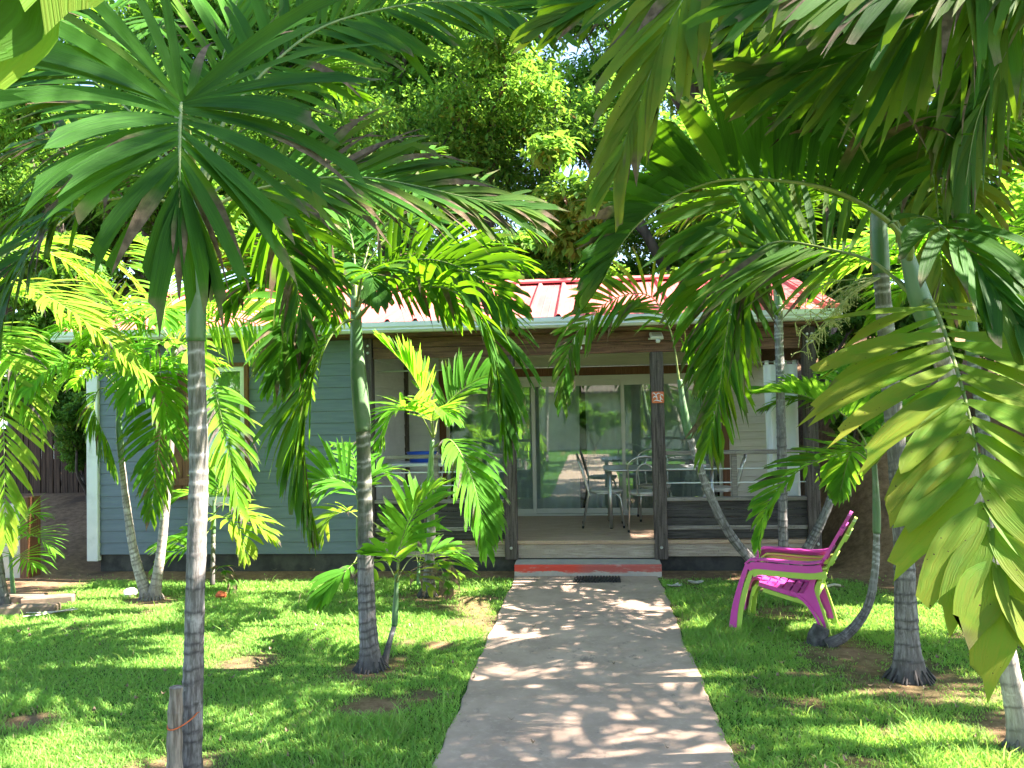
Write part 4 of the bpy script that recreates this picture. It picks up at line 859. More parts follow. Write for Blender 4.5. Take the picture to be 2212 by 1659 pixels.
# clump of three by the porch
CL = [('thin leaning palm curving left in front of the porch railing', [(1688, 1248, 8.5), (1625, 1212, 8.45), (1565, 1135, 8.4), (1522, 1040, 8.38), (1490, 945, 8.36)], [(1490, 947, 8.36), (1478, 890, 8.35), (1468, 820, 8.34)]),
      ('straight slim palm in front of the white porch curtain', [(1692, 1250, 8.55), (1691, 1100, 8.55), (1687, 900, 8.55), (1681, 660, 8.55)], [(1681, 662, 8.55), (1678, 590, 8.55), (1676, 510, 8.55)]),
      ('slim palm leaning right from the clump beside the porch corner', [(1700, 1248, 8.6), (1755, 1165, 8.6), (1792, 1085, 8.6), (1812, 1005, 8.6)], [(1812, 1007, 8.6), (1820, 960, 8.6), (1828, 900, 8.6)])]
for i, (lab, a, s) in enumerate(CL):
    q = tr(*a); q[0].z = 0
    P = palm('palm_tree', q[0], lab, PG)
    trunk(P, q, .05, .038 if i != 1 else .042, m_trunk, 131 + i, .5, 14, green=.2)
    shaft(P, tr(*s), .042, .025)
    c = v3(*s[-1])
    if i == 0:
        for k, f_ in enumerate([((1468, 830, 8.34), (1450, 720, 8.3), (1405, 640, 8.2), (1326, 645, 8.05), (1262, 700, 7.95), (1235, 740, 7.92), (1220, 800, 7.9), (1214, 860, 7.9)), ((1468, 840, 8.34), (1500, 800, 8.1), (1530, 860, 7.9), (1540, 960, 7.85))]):
            frond(P, tr(*f_), nl=32, L=.46, w=.048, seed=1320 + k, bright=.5, droop=.4, hint=(0, -1, .4), vee=.1, a0=58, rr=.009, dry=.1, yel=.1)
    elif i == 1: crown(P, c, 8, 1.35, 135, 26, .42, .042, 10, bright=.4)
    else: crown(P, c, 6, 1.0, 137, 22, .34, .04, 200, lime=True, bright=.4)
# palms further back on the right and out past the frame
for i, (x, y, h, n, L, br, lab) in enumerate([(3.55, 7.6, 2.75, 11, 1.7, .9, 'bright palm with fronds fanned wide behind the leaning palm on the right'),
                                              (5.3, 8.8, 3.6, 10, 1.8, .7, 'palm on the bank at the far right edge'),
                                              (4.1, 4.9, 4.0, 9, 1.9, .35, 'palm just past the right edge reaching dark fronds over the lawn'),
                                              (5.7, 5.7, 4.7, 9, 1.9, .4, 'palm out of view on the right casting striped shade over the path'),
                                              (4.9, 3.85, 9.1, 17, 2.0, .3, 'very tall palm added out of view on the right to shade the staked palm'),  # unseen palm, added and sized to throw shade on the staked palm's crown
                                              (3.0, 3.2, 3.55, 8, 1.7, .3, 'palm overhead at the right whose ragged fronds cross the top of the view')]):
    B_ = Vector((x, y, float(height(x, y))))
    P = palm('palm_tree', B_, lab, PG)
    top = Vector((x - .1, y + .05, h - .55)); c = Vector((x - .1, y + .05, h))
    trunk(P, [B_, B_.lerp(top, .5) + Vector((.05, 0, 0)), top], .06, .05, m_trunk, 140 + i, .8, 14)
    shaft(P, [top, top.lerp(c, .6), c], .055, .03)
    crown(P, c - Vector((0, 0, .05)), n, L, 141 + i, 30, .5, .05, 25 * i, lime=br > .6, bright=br, yel=.15 if i == 0 else .05)
    if i == 5:
        for k, f_ in enumerate([((1950, -330, 3.1), (1700, -290, 3.05), (1560, -130, 3.02), (1467, 13, 3.0), (1443, 60, 3.0), (1393, 188, 3.02), (1356, 285, 3.04), (1335, 360, 3.05)), ((2250, -180, 3.1), (2100, -60, 3.1), (1980, 40, 3.15), (1870, 110, 3.2), (1760, 150, 3.25), (1660, 165, 3.3)), ((2300, -80, 3.3), (2230, 20, 3.45), (2165, 130, 3.55), (2110, 260, 3.6), (2085, 400, 3.62)), ((1950, -300, 3.2), (1800, -200, 3.3), (1650, -110, 3.4), (1500, -60, 3.5), (1330, -20, 3.55), (1200, 40, 3.6)), ((2150, -250, 3.3), (2000, -120, 3.5), (1850, -20, 3.7), (1700, 40, 3.9), (1560, 110, 4.0)), ((2200, -200, 3.0), (2060, -100, 2.9), (1900, -60, 2.85), (1760, -40, 2.8), (1640, 0, 2.8)), ((2300, -150, 3.4), (2200, -20, 3.7), (2080, 60, 4.0), (1980, 150, 4.2), (1930, 260, 4.3))]):
            pts = [c] + tr(*f_) if k != 2 else [c] + tr(*f_)
            if k == 0: frond(P, [c] + tr((2050, -330, 3.2), (1900, -170, 3.05), (1760, -90, 2.95), (1640, -60, 2.9), (1530, -60, 2.85)), nl=13, big=True, L=.40, w=.06, pet=.4, seed=1499, yel=1, bright=.9, droop=2.2, dry=.12, rr=.012, sides=(.75, .75), vee=0)
            frond(P, pts, nl=38, L=.58, w=.054, pet=.3, seed=1480 + k, bright=.5 if k == 0 else .3, yel=.6 if k == 0 else .2, spot=.1 if k == 0 else 0, dry=.09 if k else .08, droop=.35 if k != 2 else 1.2, rr=.012, a0=48 if k == 0 else 62, a1=14, hint=None if k == 2 else (0, -1, .35), vee=.05 if k != 2 else .35)
for i, (x, y, h, lab) in enumerate([(-2.2, -2.6, 2.9, 'garden palm behind the viewer left of the path'), (1.9, -1.8, 2.6, 'garden palm behind the viewer right of the path'), (-1.5, -5.2, 3.3, 'garden palm far behind the viewer left of the path'), (3.0, -4.4, 3.2, 'garden palm far behind the viewer on the right')]):
    B_ = Vector((x, y, 0)); top = Vector((x + .1, y, h - .55)); c = Vector((x + .1, y, h))
    P = palm('palm_tree', B_, lab, PG)
    trunk(P, [B_, B_.lerp(top, .5), top], .06, .05, m_trunk, 160 + i, .8, 12); shaft(P, [top, top.lerp(c, .6), c], .055, .03)
    crown(P, c - Vector((0, 0, .05)), 10, 1.6, 161 + i, 24, .5, .05, 25 * i, lime=i % 2 == 0, bright=.6)
# ------------------------------------------------------------------ porch furniture
m_tabletop = pm('table_top', (0.40, 0.40, 0.40), (0.45, 0.45, 0.45), 10, 0.3)
m_plas_w = pm('white_plastic', (0.66, 0.66, 0.69), (0.70, 0.70, 0.72), 4, 0.4)
m_blue = pm('blue_plastic', (0.015, 0.08, 0.55), (0.02, 0.10, 0.60), 4, 0.35)
m_seatw = pm('pale_seat', (0.50, 0.47, 0.42), (0.56, 0.53, 0.48), 8, 0.5)
m_rubber = pm('black_rubber', (0.018, 0.018, 0.018), (0.03, 0.03, 0.03), 20, 0.7)
def rrect(x0, x1, y0, y1, r_, n=6):
    out = []
    for cx, cy, a0_ in ((x1 - r_, y1 - r_, 0), (x0 + r_, y1 - r_, 90), (x0 + r_, y0 + r_, 180), (x1 - r_, y0 + r_, 270)):
        for k in range(n + 1): a = R(a0_ + 90 * k / n); out.append((cx + r_ * cos(a), cy + r_ * sin(a)))
    return out
ZD = 0.338
T0 = Vector((0.82, 10.22, ZD))
tb = empty('metal_table', T0, 'grey metal table with round steel legs on the porch before the glass doors', 'table')
b = MB(); b.prism(rrect(0.17, 1.50, 9.84, 10.62, .10), ZD + .70, ZD + .712, 'z'); part('table_top', b, m_tabletop, tb)
b = MB(); b.tube([(x, y, ZD + .703) for x, y in rrect(0.165, 1.505, 9.835, 10.625, .105)] + [(1.505, 10.52, ZD + .703)], .013, 8); part('table_edge', b, m_steel, tb, True)
for x in (.23, 1.44):
    for y in (9.90, 10.56):
        b = MB(); b.tube([(x, y, ZD + .012), (x, y, ZD + .70)], .022, 12); lg = part('leg', b, m_steel, tb, True)
        b = MB(); b.tube([(x, y, ZD), (x, y, ZD + .02)], .018, 10); part('foot', b, m_rubber, lg)
b = MB(); b.box((1.16, 10.0, ZD + .713), (1.36, 10.28, ZD + .716)); b.box((1.22, 10.1, ZD + .7165), (1.40, 10.3, ZD + .732), .004)
solo('paper_stack', b, m_plas_w, (1.26, 10.14, ZD + .713), 'small stack of white papers lying on the metal table', 'papers')
def cafe_chair(label):
    """bistro chair facing +x"""
    c = empty('cafe_chair', (0, 0, 0), label, 'chair', 'metal bistro chairs on the porch', rz=1e-9)
    def hoop(w0, w1, zt, x0, lean, z0):
        pts = []
        for k in range(8): u = k / 8; z = z0 + (zt - .13 - z0) * u; pts.append((x0 - lean * max(0, z - .42) ** 1.0, -(w0 + (w1 - w0) * u), z))
        for k in range(9): a = pi * k / 8; z = zt - .13 + .13 * sin(a); pts.append((x0 - lean * (z - .42), -w1 * cos(a), z))
        for k in range(8): u = 1 - (k + 1) / 8; z = z0 + (zt - .13 - z0) * u; pts.append((x0 - lean * max(0, z - .42), (w0 + (w1 - w0) * u), z))
        return pts
    b = MB(); pt = hoop(.185, .20, .89, -.19, .30, .42)
    b.tube([(-.27, -.205, .015)] + pt + [(-.27, .205, .015)], .0115, 8); part('back_frame', b, m_steel, c, True, True)
    b = MB(); b.tube(hoop(.09, .10, .80, -.185, .28, .43), .009, 8); part('back_hoop', b, m_steel, c, True, True)
    b = MB(); n = 28; cp = [(.02 + .205 * cos(2 * pi * k / n), .205 * sin(2 * pi * k / n)) for k in range(n)]
    b.add([(x * .97 + .0, y * .97, .425) for x, y in cp] + [(x, y, .432) for x, y in cp] + [(x, y, .448) for x, y in cp] + [(x * .95, y * .95, .455) for x, y in cp] + [(x * .6, y * .6, .449) for x, y in cp],
          [tuple(range(n - 1, -1, -1)), tuple(range(4 * n, 5 * n))] + [(q * n + k, q * n + (k + 1) % n, (q + 1) * n + (k + 1) % n, (q + 1) * n + k) for q in range(4) for k in range(n)]); part('seat', b, m_seatw, c, False, True)
    b = MB(); b.tube([(.02 + .19 * cos(2 * pi * k / 20), .19 * sin(2 * pi * k / 20), .418) for k in range(21)], .009, 8); part('seat_ring', b, m_steel, c, True, True)
    for s in (-1, 1):
        b = MB(); b.tube([(.10, s * .15, .415), (.165, s * .175, .40), (.195, s * .19, .35), (.225, s * .20, .015)], .0115, 8); lg = part('leg', b, m_steel, c, True, True)
        b = MB(); b.tube([(.225, s * .20, 0.0), (.224, s * .20, .03)], .014, 8); part('foot', b, m_rubber, lg, False, True)
        b = MB(); b.tube([(-.27, s * .205, 0.0), (-.268, s * .205, .03)], .014, 8); part('rear_foot', b, m_rubber, c, False, True)
    return c
ch0 = cafe_chair('steel bistro chair at the left end of the porch table, facing right')
for i, (x, y, a, lab) in enumerate([(.16, 10.13, 0, None), (.64, 9.86, 88, 'steel bistro chair on the near side of the porch table, back to the viewer'),
                                    (.82, 10.70, -90, 'steel bistro chair on the far side of the porch table against the glass'), (1.58, 10.25, 172, 'steel bistro chair with a cream seat at the right end of the porch table')]):
    o = ch0 if i == 0 else copy_tree(ch0)
    o.location = (x, y, ZD); o.rotation_euler = (0, 0, R(a))
    if lab: o['label'] = lab
tw = empty('folding_table', (-2.1, 9.75, ZD), 'white folding table in the left corner of the porch', 'table')
b = MB(); b.box((-2.44, 9.5, ZD + .80), (-1.74, 10.05, ZD + .842), .01); part('table_top', b, m_plas_w, tw)
for x, dx in ((-2.36, .16), (-1.82, -.16)):
    for y in (9.56, 9.98):
        b = MB(); b.tube([(x, y, ZD + .80), (x + dx, y, ZD)], .012, 8); part('leg', b, m_plas_w, tw, True)
b = MB(); n = 24; prof = [(.13, 0), (.155, .10), (.17, .115), (.17, .125), (.15, .118), (.125, .012), (.0, .01)]
b.add([(-2.05 + q * 1.15 * cos(2 * pi * k / n), 9.78 + q * sin(2 * pi * k / n), ZD + .843 + z) for q, z in prof for k in range(n)], [(j * n + k, j * n + (k + 1) % n, (j + 1) * n + (k + 1) % n, (j + 1) * n + k) for j in range(len(prof) - 1) for k in range(n)] + [tuple(range(n - 1, -1, -1))])
solo('wash_basin', b, m_blue, (-2.05, 9.78, ZD + .843), 'blue plastic basin on the white folding table', 'basin', smooth=True)
# flood lights and plaque
m_lamp = pm('lamp_casing', (0.62, 0.61, 0.56), (0.66, 0.65, 0.60), 5, 0.45)
m_lens = pm('lamp_lens', (0.40, 0.39, 0.33), (0.45, 0.44, 0.37), 5, 0.2)
for x, rz, tl, lab in ((-0.085, 0, 0, 'white floodlight facing the path on the porch beam, sensor below it'), (0.74, R(12), R(48), 'white floodlight tilted down on the porch beam above the right post')):
    e = empty('floodlight', (x, YF - .04, 2.545), lab, 'floodlight', 'floodlights on the porch beam', rz=rz if rz else 1e-9)
    Mx = Matrix.Rotation(-tl, 3, 'X')
    def rot(b):
        b.v = [tuple(Mx @ Vector(v)) for v in b.v]; return b
    b = MB(); b.box((-.07, -.055, -.045), (.07, -.015, .05), .008); body = part('casing', rot(b), m_lamp, e, False, True)
    b = MB(); b.box((-.052, -.058, -.03), (.052, -.0555, .035)); part('lens', rot(b), m_lens, body, False, True)
    b = MB(); b.box((-.08, -.03, -.01), (-.071, .01, .005)); b.box((.071, -.03, -.01), (.08, .01, .005)); b.box((-.08, .005, -.012), (.08, .02, .007)); part('bracket', b, m_lamp, e, False, True)
    b = MB(); b.box((-.014, -.035, -.066), (.014, -.018, -.046)); b.box((-.021, -.05, -.10), (.021, -.012, -.067), .006); part('sensor', rot(b), m_plas_w, e, False, True)
m_orange = pm('orange_plaque', (0.50, 0.10, 0.03), (0.56, 0.13, 0.045), 8, 0.5)
pl = empty('plaque', (.745, YF - .06, 1.90), 'small square orange plaque with a white plant drawing on the right middle post', 'sign', rz=1e-9)
b = MB(); b.prism(rrect(-.066, .066, -.062, .062, .012, 3), -.012, .0, 'y'); part('plate', b, m_orange, pl, False, True)
b = MB()
for p0, p1, p2 in (((-.05, -.045), (-.02, -.03), (.045, -.05)), ((-.01, -.04), (-.012, .0), (-.03, .04)), ((-.012, .0), (-.04, .01), (-.052, -.01)), ((-.02, .02), (.0, .045), (.03, .04)), ((-.02, .02), (-.045, .05), (-.055, .035)), ((.02, -.045), (.03, -.01), (.022, .02)), ((.022, .02), (.045, .03), (.055, .01)), ((.02, 0), (.04, -.02), (.05, -.025))):
    q, _ = smooth_path([(a, -.0125, c_) for a, c_ in (p0, p1, p2)], 8); b.tube(q, [.002 + .003 * sin(pi * i / 7) for i in range(8)], 6, flat=1)
part('plant_drawing', b, m_plas_w, pl, True, True)

# ------------------------------------------------------------------ stacked garden chairs
def plastic(name, c):
    return pm(name, c, tuple(k * 0.9 for k in c), 3, 0.38, c3=tuple(k * 1.12 for k in c), s3=2)
m_mag = plastic('magenta_plastic', (0.62, 0.062, 0.36)); m_lim = plastic('lime_plastic', (0.40, 0.58, 0.09))
def ribbon(b, prof, w0, w1, th, tw=None):
    """sheet following side profile (x, z) between y=w0 and w1, thickness th; w may vary by list"""
    n = len(prof); vs = []
    for i, (x, z) in enumerate(prof):
        a = prof[max(i - 1, 0)]; c_ = prof[min(i + 1, n - 1)]; dx, dz = c_[0] - a[0], c_[1] - a[1]; l = sqrt(dx * dx + dz * dz) or 1
        nx_, nz_ = -dz / l * th, dx / l * th
        y0 = w0[i] if hasattr(w0, '__len__') else w0; y1 = w1[i] if hasattr(w1, '__len__') else w1
        vs += [(x, y0, z), (x, y1, z), (x + nx_, y1, z + nz_), (x + nx_, y0, z + nz_)]
    fs = [(0, 1, 2, 3), tuple((n - 1) * 4 + k for k in (3, 2, 1, 0))]
    for i in range(n - 1):
        a = i * 4; fs += [(a + k, a + 4 + k, a + 4 + (k + 1) % 4, a + (k + 1) % 4) for k in range(4)]
    b.add(vs, fs)
def sp2(pts, m=10):
    q, _ = smooth_path([(x, 0, z) for x, z in pts], m); return [(p.x, p.z) for p in q]
def garden_chair(label, mat, loc, rz):
    c = empty('garden_chair', loc, label, 'chair', rz=rz)
    W = .27; c.scale = (.93, .93, .93)
    bp = sp2([(.555, .30), (.63, .44), (.77, .69), (.915, .95)], 14)
    b = MB(); ns = 5
    for k in range(ns):
        a0_, a1_ = -W * .98 + 2 * W * .98 * k / ns + .006, -W * .98 + 2 * W * .98 * (k + 1) / ns - .006
        cut = [0.125, .035, 0, .035, .125][k]; kk = max(3, int(round(14 * (1 - cut))))
        tp = 1.0; ribbon(b, bp[:kk], [a0_ * (.86 + .14 * min(1, i / 6)) for i in range(kk)], [a1_ * (.86 + .14 * min(1, i / 6)) for i in range(kk)], .026)
    for z0 in (2, 6, 10): ribbon(b, [(x + .012, z - .004) for x, z in bp[z0:z0 + 2]], -W * .86, W * .86, .012)
    part('backrest', b, mat, c, False, True)
    spf = [(.175, .375), (.20, .375), (.30, .345), (.42, .315), (.50, .305), (.575, .315)]
    b = MB()
    for k in range(5):
        x0 = .185 + k * .062
        zf = lambda x: .382 - (x - .185) * .25
        pr = [(x0, zf(x0)), (x0 + .05, zf(x0 + .05))]
        ribbon(b, pr, -W + .045, W - .045, -.03)
    ribbon(b, [(.185, .382), (.26, .363), (.35, .341), (.44, .319), (.50, .305)], -W, -W + .043, -.034); ribbon(b, [(.185, .382), (.26, .363), (.35, .341), (.44, .319), (.50, .305)], W - .043, W, -.034); ribbon(b, [(.185, .382), (.26, .363), (.35, .341), (.44, .319), (.50, .305)], -.02, .02, -.036)
    ribbon(b, [(.497, .306), (.53, .30), (.575, .318), (.60, .36)], -W, W, -.03); part('seat', b, mat, c, False, True)
    b = MB()
    ribbon(b, sp2([(.10, .30), (.125, .37), (.155, .395), (.187, .388)], 8), -W + .02, W - .02, .022); part('front_apron', b, mat, c, False, True)
    for s in (-1, 1):
        y0, y1 = (W - .01, W + .075) if s > 0 else (-W - .075, -W + .01)
        b = MB(); ribbon(b, sp2([(.088, .535), (.115, .566), (.20, .575), (.42, .567), (.60, .568), (.70, .59)], 12), y0, y1, .014)
        yo = y1 if s > 0 else y0; ribbon(b, sp2([(.094, .535), (.125, .556), (.20, .565), (.42, .557), (.60, .558), (.69, .575)], 12), yo - .008, yo + .008, -.058)
        part('arm', b, mat, c, False, True)
        b = MB(); lp = sp2([(-.06, .0), (-.034, .16), (.022, .36), (.090, .545)], 10)
        ribbon(b, lp, [(y0 + (.016 if s > 0 else -.0)) for i in range(10)], [(y1 - (0 if s > 0 else .016)) for i in range(10)], -.02)
        b.prism([(x + .0, z) for x, z in lp] + [(x + .062 - .028 * (i / 9), z) for i, (x, z) in reversed(list(enumerate(lp)))], yo - .012, yo + .004, 'y')
        part('front_leg', b, mat, c, False, True)
        b = MB(); yi = s * W
        out = sp2([(.44, .315), (.54, .25), (.62, .14), (.675, .0)], 8) + [(.722, .0)] + sp2([(.70, .10), (.66, .24), (.625, .36), (.655, .47)], 8) + [(.615, .47), (.575, .36), (.545, .318)]
        b.prism(out, yi - .014, yi + .014, 'y'); ribbon(b, sp2([(.44, .315), (.54, .25), (.62, .14), (.675, .0)], 8), yi - .03 if s < 0 else yi - .014, yi + .014 if s < 0 else yi + .03, .02)
        part('rear_leg', b, mat, c, False, True)
    return c
CP = Vector((1.245, 6.90, 0.0))
garden_chair('magenta plastic garden chair stacked on top of a lime green one', m_mag, (CP.x - .012, CP.y, .043), R(-21))
garden_chair('lime green plastic garden chair underneath the magenta one', m_lim, (CP.x + .020, CP.y - .006, -0.003), R(-21))

# ------------------------------------------------------------------ small things on the ground
b = MB(); x0, x1, y0, y1 = -.20, .26, 8.36, 8.60; r = random.Random(3)
for k in range(15):
    u = x0 + (x1 - x0) * k / 15
    b.tube([(u + .004, y0 + r.uniform(-.01, .01), .030), (u + .022, (y0 + y1) / 2, .034 + r.uniform(-.003, .003)), (u + .035, y1 + r.uniform(-.01, .01), .030)], .0115, 6)
b.box((x0, y0 + .01, .0185), (x1 + .02, y1 - .01, .026)); solo('door_mat', b, m_rubber, (.03, 8.48, .02), 'black ribbed rubber mat on the path just before the red step', 'mat')
m_brick = pm('red_brick_lump', (0.55, 0.11, 0.035), (0.48, 0.09, 0.03), 9, 0.8, bmp=.5)
def lump(name, c, s, mat, label, cat, seed, group=None, flat=.7):
    r = random.Random(seed); b = MB(); vs = []; fs = []
    for i in range(7):
        for k in range(10):
            a = pi * i / 6; p = 2 * pi * k / 10; q = 1 + r.uniform(-.16, .16)
            vs.append((c[0] + s * q * sin(a) * cos(p), c[1] + s * .8 * q * sin(a) * sin(p), c[2] + s * flat * q * cos(a) + s * flat * .7))
    for i in range(6):
        for k in range(10): fs.append((i * 10 + k, i * 10 + (k + 1) % 10, (i + 1) * 10 + (k + 1) % 10, (i + 1) * 10 + k))
    b.add(vs, fs); return solo(name, b, mat, c, label, cat, group)
q = v3(478, 1292, 7.75); lump('brick_lump', (q.x, q.y, 0), .055, m_brick, 'lump of red brick lying on the lawn right of the staked palm', 'brick', 4)
q = v3(348, 1287, 7.75); lump('white_stone', (q.x - .35, q.y + .05, 0), .07, m_white, 'white stone at the foot of the pale twin palms', 'stone', 6)
m_stump = pm('dark_stump', (0.035, 0.032, 0.03), (0.12, 0.115, 0.11), 12, 0.9, bmp=.8)
q = v3(1770, 1393, 6.34); b = MB(); b.tube([(q.x - .02, q.y, -.05), (q.x - .01, q.y, .05), (q.x + .02, q.y, .12)], [.085, .075, .06], 12)
solo('tree_stump', b, m_stump, (q.x, q.y, 0), 'short charred stump beside the foot of the curved sapling', 'stump')
m_stick = pm('pale_stick', (0.36, 0.33, 0.26), (0.27, 0.24, 0.18), 14, 0.85)
b = MB(); q, _ = smooth_path(tr((1752, 1278, 7.75), (1775, 1270, 7.78), (1800, 1263, 7.85), (1815, 1265, 7.9)), 10); b.tube([(p.x, p.y, max(p.z, .02)) for p in q], .012, 7); solo('fallen_stick', b, m_stick, tuple(q[0]), 'pale fallen stick on the grass behind the garden chairs', 'stick', smooth=True)
m_stake = pm('stake_wood', (0.12, 0.09, 0.07), (0.30, 0.245, 0.20), 10, 0.9, (5, 5, .5), .9)
S0 = v3(377, 1690, 3.70); ST = v3(381, 1484, 3.70)
b = MB(); q, _ = smooth_path([(S0.x, S0.y, -.05), (S0.x + .003, S0.y, .3), (ST.x, ST.y, ST.z)], 16); b.tube(q, [.040 + .003 * sin(i * 1.7) - .0006 * i for i in range(16)], 11); solo('wooden_stake', b, m_stake, (S0.x, S0.y, 0), 'weathered wooden stake standing against the left front palm trunk', 'stake')
m_string = pm('orange_string', (0.55, 0.12, 0.03), (0.48, 0.10, 0.03), 20, 0.7)
tc = v3(412, 1560, 3.84); sc_ = v3(379, 1560, 3.70); b = MB(); pts = []
for k in range(25):
    a = 2 * pi * k / 24; cx = Vector((sc_.x, sc_.y, 0)).lerp(Vector((tc.x, tc.y, 0)), .5 - .5 * cos(a)); dirn = (Vector((tc.x - sc_.x, tc.y - sc_.y, 0))).normalized(); nrm = Vector((-dirn.y, dirn.x, 0))
    rr = .045 + .012 * (.5 - .5 * cos(a)); pts.append((cx - nrm * rr * sin(a) - dirn * .045 * cos(a)) + Vector((0, 0, sc_.z - .02 + .035 * (.5 - .5 * cos(a)))))
b.tube(pts, .0035, 6); e = pts[12]; b.tube([e + Vector((0, -.04, 0)), e + Vector((.03, -.06, .012)), e + Vector((.055, -.07, -.012))], .003, 5); b.tube([e + Vector((0, -.04, 0)), e + Vector((.015, -.06, .018)), e + Vector((.03, -.07, .0))], .003, 5)
solo('orange_string', b, m_string, tuple(pts[0]), 'orange string tying the wooden stake to the palm trunk', 'string', smooth=True)
m_dead = pm('dead_leaf', (0.26, 0.19, 0.12), (0.16, 0.11, 0.07), 30, 0.85); m_dead2 = pm('bleached_leaf', (0.46, 0.43, 0.37), (0.36, 0.32, 0.26), 30, 0.85)
r = random.Random(17); b = MB()
def curl(b, x, y, l, w, a):
    z = float(height(x, y)) + .02; d = Vector((cos(a), sin(a), 0)); n = Vector((-sin(a), cos(a), 0)); vs = []
    for k in range(5):
        u = k / 4; ww = w * sin(pi * (.12 + .82 * u)); c_ = Vector((x, y, z)) + d * l * (u - .5) + Vector((0, 0, .02 * (2 * u - 1) ** 2 + .006))
        vs += [c_ + n * ww + Vector((0, 0, ww * .5)), c_, c_ - n * ww + Vector((0, 0, ww * .5))]
    b.add(vs, [(k * 3 + j, k * 3 + j + 1, k * 3 + j + 4, k * 3 + j + 3) for k in range(4) for j in range(2)])
for k in range(220):
    y = 3.8 + 6 * r.random() ** 1.2; x = r.uniform(-.7 * y - .3, .48 * y + .2)
    if abs(x + .07) < .82 and r.random() < .86: continue
    curl(b, x, y, r.uniform(.02, .055), r.uniform(.004, .012), r.uniform(0, 6.3))
tag(part('leaf_litter', b, m_dead), 'scattered small dead leaves and chips on the lawn', 'leaf litter', kind='stuff')
for px_, py_, Y_, lab in ((1500, 1253, 8.35, 'bleached curled leaf on the grass right of the black mat'), (1462, 1268, 8.15, 'crumpled white leaf on the grass beside the right path edge'), (105, 1340, 7.0, 'long bleached leaf lying flat on the sunny lawn at left')):
    q = v3(px_, py_, Y_); b = MB(); L_ = .16 if Y_ > 7.5 else .42
    for j in range(3): curl(b, q.x + r.uniform(-.03, .03), q.y + r.uniform(-.03, .03), L_, .025, r.uniform(-.3, .4) + j * .35)
    solo('fallen_leaf', b, m_dead2, (q.x, q.y, .02), lab, 'fallen leaf', 'bleached leaves on the lawn')

# ------------------------------------------------------------------ left neighbour, fence, block edging
m_creamw = pm('cream_render', (0.52, 0.45, 0.34), (0.58, 0.50, 0.38), 5, 0.8, bmp=.2)
nb = empty('garden_wall', (-7.6, 8.9, 0), 'low cream rendered garden wall ending in a brown post at the left edge', 'wall')
b = MB(); b.box((-9.5, 8.62, -.2), (-6.42, 8.80, .78)); b.box((-9.5, 8.60, .782), (-6.42, 8.82, .83), .008); part('wall', b, m_creamw, nb)
b = MB(); b.box((-6.418, 8.60, -.2), (-6.32, 8.82, .92), .005); part('end_post', b, m_brownw, nb)
m_block = pm('concrete_block', (0.22, 0.155, 0.105), (0.14, 0.10, 0.07), 8, 0.9, bmp=.6, c3=(0.10, 0.08, 0.065), s3=3)
for px_, py_, L_, a, lab in ((62, 1326, .52, 12, 'long concrete edging block at the left lawn edge, nearest one'), (105, 1306, .46, 20, 'concrete edging block behind the nearest one at the left lawn edge'), (48, 1303, .44, 8, 'dark topped block lying behind the edging beside the cream wall')):
    q = v3(px_, py_, 7.6); q.z = 0
    t_ = -(CAM.z) / ((v3(px_, py_, 10) - CAM).z) ; g = CAM + (v3(px_, py_, 10) - CAM) * t_
    e = empty('edging_block', (g.x, g.y, 0), lab, 'block', 'blocks edging the lawn', rz=R(a))
    b = MB(); b.box((-L_ / 2, -.07, -.06), (L_ / 2, .07, .085), .012); o = part('block', b, m_block, e, False, True)
m_fence = wood('dark_fence_wood', (0.035, 0.020, 0.012), (0.085, 0.05, 0.03), (0.05, 0.03, 0.018), (6, 6, .3))
fe = empty('wooden_fence', (-7.6, 12.0, .6), 'dark close boarded fence in shade behind the left end of the bungalow', 'fence')
r = random.Random(9); b = MB(); x = -10.5
while x < -5.75:
    w_ = r.uniform(.07, .12); h_ = 1.55 + r.uniform(-.1, .12); b.box((x, 11.98 + r.uniform(-.01, .01), .35), (x + w_, 12.01, .35 + h_ * .9), .004); x += w_ + r.uniform(.004, .02)
part('boards', b, m_fence, fe)
b = MB(); b.box((-10.5, 12.015, .75), (-5.75, 12.06, .83)); b.box((-10.5, 12.015, 1.5), (-5.75, 12.06, 1.58)); part('rails', b, m_fence, fe)

